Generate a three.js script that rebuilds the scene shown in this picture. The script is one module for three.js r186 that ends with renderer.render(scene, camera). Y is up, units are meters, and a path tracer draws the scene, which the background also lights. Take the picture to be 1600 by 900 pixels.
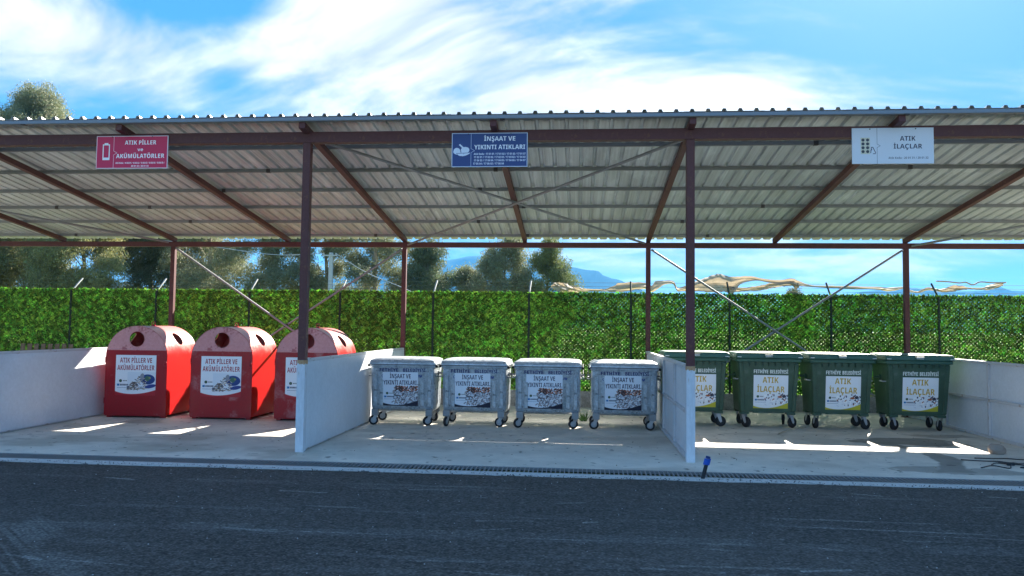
import * as THREE from 'three';
import { mergeGeometries, toCreasedNormals } from 'three/addons/utils/BufferGeometryUtils.js';
import { RoundedBoxGeometry } from 'three/addons/geometries/RoundedBoxGeometry.js';
import { Brush, Evaluator, SUBTRACTION } from 'three-bvh-csg';

// ------------------------------------------------------------------ camera, sky, sun, exposure
const scene = new THREE.Scene();
const camera = new THREE.PerspectiveCamera(41.25, 16 / 9, 0.1, 20000);
camera.position.set(4.305, 1.980, 11.755);
camera.rotation.set(0.0513, 0.0859, 0.0118, 'YXZ');

const SUN = new THREE.Vector3(0.429, 0.720, -1).normalize();
const SKY_GAIN = 0.36;
const EXPOSURE = 5.3;

// seeded random and noise
let seed = 7;
const reseed = (s) => { seed = s >>> 0; };
const rnd = () => { seed = (seed + 0x6D2B79F5) >>> 0; let t = seed; t = Math.imul(t ^ (t >>> 15), t | 1); t ^= t + Math.imul(t ^ (t >>> 7), t | 61); return ((t ^ (t >>> 14)) >>> 0) / 4294967296; };
const rr = (a, b) => a + (b - a) * rnd();
const h2 = (x, y) => { let n = Math.imul(x, 374761393) + Math.imul(y, 668265263) | 0; n = Math.imul(n ^ (n >>> 13), 1274126177); return ((n ^ (n >>> 16)) >>> 0) / 4294967296; };
function vn(x, y, wx = 0, wy = 0) {
  const xi = Math.floor(x), yi = Math.floor(y), fx = x - xi, fy = y - yi;
  const u = fx * fx * (3 - 2 * fx), v = fy * fy * (3 - 2 * fy);
  const X0 = wx ? ((xi % wx) + wx) % wx : xi, X1 = wx ? (X0 + 1) % wx : xi + 1, Y0 = wy ? ((yi % wy) + wy) % wy : yi, Y1 = wy ? (Y0 + 1) % wy : yi + 1;
  const a = h2(X0, Y0), b = h2(X1, Y0), c = h2(X0, Y1), d = h2(X1, Y1);
  return a + (b - a) * u + (c - a + (a - b - c + d) * u) * v;
}
function fbm(x, y, o = 5, g = 0.5) { let s = 0, a = 1, t = 0; for (let i = 0; i < o; i++) { s += a * vn(x + i * 17.3, y - i * 9.1); t += a; a *= g; x *= 2.03; y *= 2.03; } return s / t; }
function fbmT(x, y, n, o = 4) { let s = 0, a = 1, t = 0, k = n; for (let i = 0; i < o; i++) { s += a * vn(x * k, y * k, k, k); t += a; a *= 0.55; k *= 2; } return s / t; }  // repeats over 0..1
const sm = (a, b, x) => { const t = Math.min(1, Math.max(0, (x - a) / (b - a))); return t * t * (3 - 2 * t); };
const mixc = (a, b, t) => a.map((v, i) => v + (b[i] - v) * t);

{ // the sky: blue air that pales to the horizon, with a high streaky cloud deck
  const W = 4096, H = 2048, data = new Float32Array(W * H * 4);
  // broad banks (+) and clear gaps (-): azimuth from straight ahead and elevation, in degrees
  const banks = [[-5, 19, 13, 7, 0.30], [12, 16.3, 9, 2.2, 0.26], [-32, 18, 6.5, 3, 0.24], [-23.5, 22.3, 5.5, 2.4, -0.46], [-21, 16.8, 2.5, 1.4, -0.16], [-39, 24, 6, 2, -0.3], [30, 21, 9, 6, -0.10], [24, 15, 8, 2, 0.05]];
  for (let j = H / 2 - 2; j < H; j++) {
    const el = ((j + 0.5) / H - 0.5) * Math.PI, sy = Math.sin(el), cy = Math.cos(el);
    for (let i = 0; i < W; i++) {
      const az = ((i + 0.5) / W - 0.5) * 2 * Math.PI, dx = Math.cos(az) * cy, dz = Math.sin(az) * cy;
      const y = Math.max(sy, 0), k = Math.pow(1 - y, 4.0), k2 = Math.pow(1 - y, 14);
      let c = mixc([0.048, 0.225, 0.53], [0.11, 0.345, 0.60], k); c = mixc(c, [0.33, 0.53, 0.64], k2 * 0.85);
      const q = 1 / (y + 0.16), px = dx * q, pz = dz * q;
      const wx = fbm(px * 0.9 + 3, pz * 0.9, 3) - 0.5, wz = fbm(px * 0.9, pz * 0.9 + 8, 3) - 0.5;
      let n = fbm(px * 1.4 + wx * 1.5 + 20, pz * 2.0 + wz * 1.5 + 5, 9, 0.63);
      const streak = fbm(px * 2.2 + pz * 0.9 + wx * 2 + 40, (pz - px * 0.35) * 5.0 + wz * 3, 7, 0.62);
      n = n * 0.72 + streak * 0.28;
      const a = Math.atan2(dx, -dz) * 57.3 + 4.9, e = el * 57.3;
      let bias = 0; for (const [ba, be, sa, se, w] of banks) bias += w * Math.exp(-(((a - ba) / sa) ** 2) - (((e - be) / se) ** 2));
      let d = sm(0.38, 0.72, n + bias) * (1 - 0.6 * k2);
      const lum = 0.50 + 0.40 * sm(0.42, 0.80, n * 0.7 + streak * 0.3 + bias * 0.35);
      c = mixc(c, [0.93 * lum, 0.97 * lum, 1.0 * lum], d * 0.93);
      const s = Math.max(0, dx * SUN.x + sy * SUN.y + dz * SUN.z), glow = 0.25 * Math.pow(s, 24) + 0.9 * Math.pow(s, 220);
      const o = (j * W + i) * 4;
      data[o] = (c[0] + glow * 0.9) * SKY_GAIN; data[o + 1] = (c[1] + glow * 0.9) * SKY_GAIN; data[o + 2] = (c[2] + glow * 0.8) * SKY_GAIN; data[o + 3] = 1;
    }
  }
  const t = new THREE.DataTexture(data, W, H, THREE.RGBAFormat, THREE.FloatType);
  t.mapping = THREE.EquirectangularReflectionMapping; t.magFilter = t.minFilter = THREE.LinearFilter; t.wrapS = THREE.RepeatWrapping; t.needsUpdate = true;
  scene.background = t; scene.environment = t;
}
const sun = new THREE.DirectionalLight(new THREE.Color().setRGB(1.0, 0.93, 0.82), 5);
sun.position.copy(SUN).multiplyScalar(60).add(new THREE.Vector3(3, 0, -3)); sun.target.position.set(3, 0, -3);
sun.castShadow = true; sun.shadow.mapSize.set(4096, 4096);
Object.assign(sun.shadow.camera, { left: -30, right: 30, top: 30, bottom: -30, near: 1, far: 160 });
scene.add(sun, sun.target);
scene.fog = new THREE.FogExp2(new THREE.Color().setRGB(0.10, 0.46, 1.0), 0.00009);

const renderer = new THREE.WebGLRenderer({ antialias: true });
renderer.toneMapping = THREE.LinearToneMapping; renderer.toneMappingExposure = EXPOSURE;
renderer.shadowMap.enabled = true; renderer.setSize(1024, 576);

// ------------------------------------------------------------------ helpers
const V = (x, y, z) => new THREE.Vector3(x, y, z);
const taken = {};
function numbered(n) { const k = taken[n] = (taken[n] ?? -1) + 1; return k ? `${n}_${String(k).padStart(3, '0')}` : n; }
function thing(name, label, category, pos = [0, 0, 0], turn = 0, group) {
  const o = new THREE.Group(); o.name = numbered(name); o.position.set(...pos); o.rotation.y = turn; scene.add(o);
  o.userData = { label, category }; if (group) o.userData.group = group; return o;
}
function part(name, geo, m, parent) {
  const g = Array.isArray(geo) ? join(geo) : geo;
  const o = new THREE.Mesh(g, m); o.name = name; o.castShadow = o.receiveShadow = true; parent.add(o); return o;
}
function single(name, geo, m, label, category, group) {
  const o = part(numbered(name), geo, m, scene); o.userData = { label, category }; if (group) o.userData.group = group; return o;
}
function structure(name, geo, m) { const o = part(name, geo, m, scene); o.userData.kind = 'structure'; return o; }
function dup(src, name, label, pos, turn, group) {
  const r = src.clone(); r.name = numbered(name); scene.add(r); r.position.set(...pos); r.rotation.y = turn;
  r.userData = { ...src.userData, label }; if (group) r.userData.group = group; return r;
}
function join(list) { return mergeGeometries(list.map((g) => { const n = g.index ? g.toNonIndexed() : g; for (const k of Object.keys(n.attributes)) if (!['position', 'normal', 'uv'].includes(k)) n.deleteAttribute(k); return n; })); }
function uvm(g, s = 1, ox = 0, oy = 0) { // uv in metres from position, by the face's main direction
  const n = g.index ? g.toNonIndexed() : g; if (!n.attributes.normal) n.computeVertexNormals();
  const p = n.attributes.position, q = n.attributes.normal, uv = new Float32Array(p.count * 2);
  for (let i = 0; i < p.count; i += 3) {
    let ax = 0, ay = 0, az = 0; for (let k = 0; k < 3; k++) { ax += Math.abs(q.getX(i + k)); ay += Math.abs(q.getY(i + k)); az += Math.abs(q.getZ(i + k)); }
    for (let k = 0; k < 3; k++) {
      const x = p.getX(i + k), y = p.getY(i + k), z = p.getZ(i + k);
      const [u, v] = ax > ay && ax > az ? [z, y] : ay > az ? [x, z] : [x, y];
      uv[(i + k) * 2] = u * s + ox; uv[(i + k) * 2 + 1] = v * s + oy;
    }
  }
  n.setAttribute('uv', new THREE.BufferAttribute(uv, 2)); return n;
}
const box = (w, h, d, x = 0, y = 0, z = 0) => new THREE.BoxGeometry(w, h, d).translate(x, y, z);
const rbox = (w, h, d, r, x = 0, y = 0, z = 0, seg = 2) => new RoundedBoxGeometry(w, h, d, seg, r).translate(x, y, z);
function bar(a, b, w, h, r = 0.004) { // a box section from a to b, its height kept upright
  const d = b.clone().sub(a), L = d.length(), g = new RoundedBoxGeometry(w, h, L, 1, Math.min(r, w / 3, h / 3));
  const m = new THREE.Matrix4().lookAt(V(0, 0, 0), d, Math.abs(d.y) > 0.99 * L ? V(0, 0, 1) : V(0, 1, 0));
  return g.applyMatrix4(m).translate(...a.clone().add(b).multiplyScalar(0.5).toArray());
}
function rod(a, b, r, seg = 10, r2 = r) {
  const d = b.clone().sub(a), g = new THREE.CylinderGeometry(r2, r, d.length(), seg);
  g.applyQuaternion(new THREE.Quaternion().setFromUnitVectors(V(0, 1, 0), d.clone().normalize()));
  return g.translate(...a.clone().add(b).multiplyScalar(0.5).toArray());
}
const tube = (pts, r, n = 40, seg = 6) => new THREE.TubeGeometry(new THREE.CatmullRomCurve3(pts), n, r, seg);
function loft(rings, crease = 0.7, cap = true) { // rings of equal point count, bottom to top
  const n = rings[0].length, pos = [], T = (a, b, c) => pos.push(...a.toArray(), ...b.toArray(), ...c.toArray());
  for (let i = 0; i + 1 < rings.length; i++) for (let k = 0; k < n; k++) { const a = rings[i][k], b = rings[i][(k + 1) % n], c = rings[i + 1][(k + 1) % n], d = rings[i + 1][k]; T(a, d, c); T(a, c, b); }
  if (cap) for (const [r, up] of [[rings[0], false], [rings[rings.length - 1], true]]) {
    const c = r.reduce((s, p) => s.add(p), V(0, 0, 0)).multiplyScalar(1 / n);
    for (let k = 0; k < n; k++) up ? T(c, r[(k + 1) % n], r[k]) : T(c, r[k], r[(k + 1) % n]);
  }
  const g = new THREE.BufferGeometry(); g.setAttribute('position', new THREE.Float32BufferAttribute(pos, 3)); g.computeVertexNormals();
  g.setAttribute('uv', new THREE.Float32BufferAttribute(new Float32Array(pos.length / 3 * 2), 2));
  return uvm(toCreasedNormals(g, crease));
}
function rrect(w, d, r, y, z = 0, seg = 5) { // rounded rectangle ring in x-z, running so that loft() faces out
  const out = [], c = [[w / 2 - r, d / 2 - r, 0], [-w / 2 + r, d / 2 - r, 1], [-w / 2 + r, -d / 2 + r, 2], [w / 2 - r, -d / 2 + r, 3]];
  for (const [cx, cz, q] of c) for (let i = 0; i <= seg; i++) { const a = (q + i / seg) * Math.PI / 2; out.push(V(cx + r * Math.cos(a), y, z + cz + r * Math.sin(a))); }
  return out;
}
function tex(w, h, fn, srgb = true, rep = [1, 1]) {
  const d = new Uint8Array(w * h * 4);
  for (let j = 0; j < h; j++) for (let i = 0; i < w; i++) { const c = fn(i / w, j / h, i, j), o = (j * w + i) * 4; for (let k = 0; k < 3; k++) d[o + k] = Math.max(0, Math.min(255, (Array.isArray(c) ? c[k] : c) * 255)); d[o + 3] = 255; }
  const t = new THREE.DataTexture(d, w, h); t.wrapS = t.wrapT = THREE.RepeatWrapping; t.magFilter = THREE.LinearFilter; t.minFilter = THREE.LinearMipmapLinearFilter; t.generateMipmaps = true;
  if (srgb) t.colorSpace = THREE.SRGBColorSpace; t.repeat.set(...rep); t.needsUpdate = true; return t;
}
const toS = (c) => c <= 0.0031308 ? c * 12.92 : 1.055 * Math.pow(c, 1 / 2.4) - 0.055;
const S = (c) => c.map(toS);   // linear base colour to the sRGB values of a colour map
const lin = (r, g, b) => new THREE.Color().setRGB(r, g, b);
const M = (o) => new THREE.MeshStandardMaterial(o);
function canvasTex(w, h, draw) {
  const c = document.createElement('canvas'); c.width = w; c.height = h; draw(c.getContext('2d'), w, h);
  const t = new THREE.CanvasTexture(c); t.colorSpace = THREE.SRGBColorSpace; t.anisotropy = 8; return t;
}
function fitText(g, s, x, y, maxW, px, weight = 'bold', align = 'center') {
  g.font = `${weight} ${px}px sans-serif`; g.textAlign = align; g.textBaseline = 'middle';
  const w = g.measureText(s).width; g.save(); g.translate(x, y); g.scale(maxW / w, 1); g.fillText(s, 0, 0); g.restore();
}

// ------------------------------------------------------------------ materials
const grain = tex(512, 512, (u, v) => 0.45 + 0.35 * (fbmT(u, v, 32, 4) - 0.5) + 0.35 * (fbmT(u + 0.3, v, 128, 2) - 0.5), false);
const steelMap = tex(512, 512, (u, v) => { const a = fbmT(u, v, 6, 5), b = fbmT(u + 0.5, v + 0.2, 40, 3), r = sm(0.60, 0.70, a * 0.6 + b * 0.4); return S(mixc(mixc([0.092, 0.026, 0.026], [0.125, 0.042, 0.038], b), [0.17, 0.070, 0.034], r * 0.7)); });
const mSteel = M({ map: steelMap, roughness: 0.62, bumpMap: grain, bumpScale: 0.001 });
const galvMap = tex(512, 512, (u, v) => { const a = fbmT(u, v, 10, 4), b = fbmT(u, v + 0.4, 44, 3); const k = 0.50 + 0.34 * (a - 0.5) + 0.30 * (b - 0.5); return S([k * 0.91, k, k * 1.08]); });
const galvRough = tex(256, 256, (u, v) => 0.42 + 0.4 * (fbmT(u, v, 12, 4) - 0.5), false);
const mGalv = M({ map: galvMap, roughnessMap: galvRough, roughness: 0.85, metalness: 0.35 });
const mGalvDull = M({ color: lin(0.30, 0.31, 0.32), roughness: 0.55, metalness: 0.5, bumpMap: grain, bumpScale: 0.0008 });
const mGalvDark = M({ color: lin(0.09, 0.08, 0.08), roughness: 0.6, metalness: 0.3 });
const roofMap = tex(1024, 512, (u, v) => { // streaks that run down the slope, blotches of white rust
  const s = fbm(u * 160, v * 3, 3), a = fbm(u * 9 + 4, v * 5, 4), w = sm(0.58, 0.72, fbm(u * 20, v * 12 + 7, 4));
  const k = 0.60 + 0.30 * (s - 0.5) + 0.24 * (a - 0.5) + 0.10 * w; return S([k * 0.93, k * 0.99, k * 1.01]);
});
const mRoof = M({ map: roofMap, roughness: 0.50, metalness: 0.22, side: THREE.DoubleSide });
const mWhitePanel = M({ map: tex(512, 512, (u, v) => { const a = fbmT(u, v, 5, 5), b = fbmT(u + 0.3, v, 60, 2), k = 0.75 + 0.12 * (a - 0.5) + 0.08 * (b - 0.5); return S([k * 0.94, k * 0.98, k * 1.04]); }, true, [0.4, 0.4]), roughness: 0.55, bumpMap: grain, bumpScale: 0.0006 });
const mPanelFrame = M({ map: tex(256, 256, (u, v) => { const a = fbmT(u, v, 8, 4), r = sm(0.62, 0.72, a); return S(mixc([0.58, 0.58, 0.60], [0.36, 0.27, 0.20], r * 0.7)); }), roughness: 0.55 });
const mRubber = M({ color: lin(0.018, 0.018, 0.02), roughness: 0.75 });
const mRim = M({ color: lin(0.45, 0.46, 0.48), roughness: 0.45, metalness: 0.3 });
const mBlackMetal = M({ color: lin(0.02, 0.02, 0.022), roughness: 0.5 });
const mGreenPlastic = M({ map: tex(512, 512, (u, v) => { const a = fbmT(u, v, 7, 5), b = fbmT(u, v + 0.3, 50, 2), k = 1 + 0.5 * (a - 0.5) + 0.3 * (b - 0.5), s = sm(0.66, 0.76, a) * 0.3; return S(mixc([0.040 * k, 0.092 * k, 0.058 * k], [0.14, 0.17, 0.15], s)); }), roughness: 0.46, bumpMap: grain, bumpScale: 0.0005 });
const mGreenLid = M({ color: lin(0.036, 0.110, 0.078), roughness: 0.42, bumpMap: grain, bumpScale: 0.0005 });
const redTex = (fade, sx) => tex(512, 512, (u, v) => { const a = fbm(u * 6 + sx, v * 6, 5), b = fbm(u * 60 + sx, v * 60, 3), t = sm(0.46, 0.72, a * 0.8 + b * 0.2 + fade); return S(mixc(mixc([0.40, 0.006, 0.012], [0.31, 0.007, 0.013], b), [0.46, 0.15, 0.15], t * 0.9)); });
const mRed = M({ map: redTex(-0.12, 3), roughness: 0.30, bumpMap: grain, bumpScale: 0.0004 });
const mRedDoor = [-0.22, -0.04, -0.08].map((f, i) => M({ map: redTex(f, 11 + i * 7), roughness: 0.28 }));
const mRedPale = M({ map: tex(512, 512, (u, v) => { const a = fbm(u * 7 + 2, v * 7, 5), b = fbm(u * 50, v * 50 + 4, 3); return S(mixc(mixc([0.76, 0.35, 0.34], [0.66, 0.25, 0.25], b), [0.42, 0.07, 0.08], sm(0.56, 0.72, a * 0.7 + b * 0.3) * 0.8)); }), roughness: 0.38 });  // pale pink; part of its brightness is reflected light put into the colour

// ------------------------------------------------------------------ ground, road, pad, drain
function sheet(x0, x1, z0, z1, y, nx = 1, nz = 1, fn) {
  const g = new THREE.PlaneGeometry(x1 - x0, z1 - z0, nx, nz).rotateX(-Math.PI / 2).translate((x0 + x1) / 2, y, (z0 + z1) / 2);
  if (fn) { const p = g.attributes.position; for (let i = 0; i < p.count; i++) p.setY(i, p.getY(i) + fn(p.getX(i), p.getZ(i))); g.computeVertexNormals(); }
  return g;
}
{ // terrain, one sheet out to the foot of the hills
  const g = sheet(-9000, 9000, -9000, 3000, -0.06);
  const uv = g.attributes.uv; for (let i = 0; i < uv.count; i++) uv.setXY(i, uv.getX(i) * 2250, uv.getY(i) * 1500);
  structure('ground', g, M({ map: tex(512, 512, (u, v) => { const a = fbmT(u, v, 5, 5), b = fbmT(u, v + 0.4, 60, 3), t = sm(0.42, 0.58, a * 0.6 + b * 0.4); return S(mixc([0.15, 0.165, 0.060], [0.075, 0.115, 0.034], t)); }), roughness: 1 }));
}
{ // asphalt with pale drag marks, tyre tracks and dust
  const X0 = -10, X1 = 20, Z0 = 1.44, Z1 = 13.44, W = 2048, H = 1024, acc = new Float32Array(W * H);
  const px = (x) => (x - X0) / (X1 - X0) * W, pz = (z) => (z - Z0) / (Z1 - Z0) * H;
  function mark(x0, z0, x1, z1, w, k, bow = 0, gaps = 0.45) {
    const n = Math.ceil(Math.hypot(px(x1) - px(x0), pz(z1) - pz(z0)) * 1.5);
    for (let i = 0; i <= n; i++) {
      const t = i / n, x = x0 + (x1 - x0) * t, z = z0 + (z1 - z0) * t + bow * Math.sin(t * Math.PI), f = sm(gaps, gaps + 0.25, fbm(x * 1.4 + w * 90, z * 1.4, 4));
      const hw = w * W / (X1 - X0) / 2;
      for (let d = -Math.ceil(hw); d <= hw; d++) { const a = Math.round(px(x) + (Math.abs(x1 - x0) < Math.abs(z1 - z0) ? d : 0)), b = Math.round(pz(z) + (Math.abs(x1 - x0) < Math.abs(z1 - z0) ? 0 : d)); if (a >= 0 && b >= 0 && a < W && b < H) acc[b * W + a] = Math.max(acc[b * W + a], k * f * (0.5 + 0.5 * h2(a, b))); }
    }
  }
  reseed(21);
  mark(-9, 2.9, 14, 3.9, 0.03, 0.5, 0.1); mark(-9, 3.1, 20, 4.4, 0.02, 0.5); mark(-3, 4.4, 7, 4.35, 0.025, 0.6, 0.1); mark(-6, 4.9, 9, 6.6, 0.02, 0.55); mark(3, 3.3, 20, 3.2, 0.03, 0.45, 0.1); mark(2, 5.3, 18, 4.4, 0.05, 0.3);
  for (let i = 0; i < 26; i++) { const o = (rnd() + rnd() - 1) * 0.5; mark(-3.4 + o, 2.6, 1.4 + o * 1.1, 6.9, 0.025, 0.28, rr(-0.15, 0.1), 0.42); }
  for (let i = 0; i < 90; i++) { const x = rr(-8, 18), z = rr(1.7, 7), a = rr(-0.3, 0.3); mark(x, z, x + rr(0.1, 0.7), z + a * 0.4, rr(0.015, 0.05), rr(0.3, 0.8), 0, 0.25); }
  for (let i = 0; i < 18; i++) { const z = rr(2, 9); mark(-10, z, 20, z + rr(-0.8, 1.2), rr(0.03, 0.3), rr(0.06, 0.16), rr(-0.3, 0.3), 0.4); }
  const map = tex(W, H, (u, v, i, j) => {
    const x = X0 + u * (X1 - X0), z = Z0 + v * (Z1 - Z0), big = fbm(x * 0.35, z * 0.6, 4), g = h2(i, j), g2 = vn(i * 0.5, j * 0.5);
    let k = 0.044 + 0.036 * (big - 0.4) + 0.10 * Math.pow(g, 4) + 0.040 * (g2 - 0.5); k = Math.max(0.016, k);
    const d = acc[j * W + i] * (0.5 + 0.9 * g);
    return S(mixc([k * 1.12, k * 1.0, k * 0.90], [0.38, 0.37, 0.35], d * 0.8));
  });
  map.wrapS = map.wrapT = THREE.MirroredRepeatWrapping;
  const g = sheet(-70, 90, Z0, 26, 0, 160, 24, (x, z) => 0.012 * (fbm(x * 0.5, z * 0.5, 3) - 0.5) - 0.006);
  const p = g.attributes.position, uv = g.attributes.uv; for (let i = 0; i < p.count; i++) uv.setXY(i, (p.getX(i) - X0) / (X1 - X0), (p.getZ(i) - Z0) / (Z1 - Z0));
  const bump = tex(512, 512, (u, v) => 0.5 + 0.9 * (fbmT(u, v, 64, 3) - 0.5) + 0.5 * (fbmT(u, v, 140, 1) - 0.5), false, [15, 6]);
  structure('road', g, new THREE.MeshPhysicalMaterial({ map, roughness: 0.92, specularIntensity: 0.35, bumpMap: bump, bumpScale: 0.006 }));
}
const padTex = tex(2048, 1024, (u, v, i, j) => { // x -14..20, z -8.2..0.8
  const x = -14 + u * 34, z = 0.8 - v * 9.0;
  const a = fbm(x * 0.5 + 3, z * 0.9, 5), b = fbm(x * 5, z * 5 + 9, 4), g = h2(i, j);
  let k = 0.57 + 0.22 * (a - 0.5) + 0.16 * (b - 0.5) + 0.05 * (g - 0.5);
  let c = [k * 1.08, k * 1.0, k * 0.87];
  c = mixc(c, [0.30, 0.26, 0.20], sm(0.55, 0.72, fbm(x * 0.9 + 30, z * 1.3, 5)) * (x < 0 ? 0.55 : 0.3));           // earth trodden in
  c = mixc(c, [0.10, 0.10, 0.09], sm(0.76, 0.80, fbm(x * 7 + 50, z * 7, 4)) * 0.7);                                    // specks of tar
  // water spilt at the right, run out to the drain
  const w1 = Math.hypot((x - 10.1) / 1.25, (z + 2.75) / 0.52), w2 = Math.abs(x - (9.75 - (z + 2.6) * 0.02 + 0.35 * Math.sin((z + 2.6) * 1.1))) / (0.10 + 0.05 * (z + 2.8)), w3 = Math.hypot((x - 9.9) / 1.0, (z - 0.12) / 0.30);
  const wob = (fbm(x * 2.6, z * 2.6, 4) - 0.5) * 1.3;
  let wet = 1 - sm(0.85, 1.0, w1 + wob); if (z > -2.8 && z < 0.3) wet = Math.max(wet, 1 - sm(0.8, 1.1, w2 + wob)); wet = Math.max(wet, (1 - sm(0.85, 1.05, w3 + wob)) * 0.75);
  wet = Math.max(wet, (1 - sm(0.6, 1.0, Math.hypot((x - 11.2) / 0.7, (z + 3.6) / 0.35) + wob)) * 0.8);
  return S(mixc(c, c.map((q) => q * 0.30), wet * 0.85));
});
{
  const X0 = -26, X1 = 32, g = box(X1 - X0, 0.20, 8.4, (X0 + X1) / 2, -0.10, -3.42);
  const p = g.attributes.position, uv = g.attributes.uv; for (let i = 0; i < p.count; i++) uv.setXY(i, (p.getX(i) + 14) / 34, (0.8 - p.getZ(i)) / 9.0);
  padTex.wrapS = padTex.wrapT = THREE.MirroredRepeatWrapping;
  structure('concrete_pad', g, M({ map: padTex, roughness: 0.82, bumpMap: tex(512, 512, (u, v) => 0.5 + 0.6 * (fbmT(u, v, 40, 4) - 0.5), false, [12, 4]), bumpScale: 0.004 }));
  // pale concrete strip on the road side of the drain, its road edge broken
  const s = new THREE.Shape(); s.moveTo(X0, 0); s.lineTo(X1, 0);
  reseed(5); for (let x = X1; x >= X0; x -= 0.07) s.lineTo(x, 0.20 + 0.05 * (fbm(x * 1.3, 4, 4) - 0.3) + 0.02 * rnd());
  const k = new THREE.ExtrudeGeometry(s, { depth: 0.25, bevelEnabled: false }).rotateX(Math.PI / 2).translate(0, 0.006, 1.235);
  structure('kerb_strip', uvm(k, 0.5), M({ map: tex(512, 512, (u, v) => { const a = fbmT(u, v, 8, 5), b = fbmT(u + 0.5, v, 60, 3), d = sm(0.63, 0.70, a * 0.5 + b * 0.5); return S(mixc([0.50, 0.50, 0.49].map((q) => q * (0.8 + 0.4 * b)), [0.05, 0.05, 0.055], d * 0.8)); }), roughness: 0.9, bumpMap: grain, bumpScale: 0.004 }));
}
{ // drain: concrete trench and a bar grating
  const t = thing('drain_grate', 'long steel bar grating over the drain between pad and road', 'drain', [0, 0, 1.01]);
  const mTrench = M({ color: lin(0.035, 0.035, 0.035), roughness: 0.9 });
  part('channel', [box(58, 0.03, 0.44, 3, -0.235, 0), box(58, 0.24, 0.02, 3, -0.13, -0.227), box(58, 0.24, 0.02, 3, -0.13, 0.214)], mTrench, t);
  part('frame', [box(58, 0.035, 0.022, 3, -0.016, -0.202), box(58, 0.035, 0.022, 3, -0.016, 0.190)], mGalvDull, t);
  const mBar = M({ color: lin(0.26, 0.27, 0.28), roughness: 0.6, metalness: 0.3 });
  const one = box(0.013, 0.028, 0.368, 0, -0.016, -0.006), far = [];
  for (let k = 0; k < 440; k++) { const x = -9.5 + k * 0.062; if (x > -5.2 && x < 13.3) part('grate_bar', one, mBar, t).position.x = x; else far.push(one.clone().translate(x, 0, 0)); }
  part('grate_bars', far, mBar, t).userData.kind = 'stuff';
  part('cross_rod', [rod(V(-26, -0.022, 0.09), V(32, -0.022, 0.09), 0.005, 5), rod(V(-26, -0.022, -0.10), V(32, -0.022, -0.10), 0.005, 5)], mGalvDull, t);
}

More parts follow.
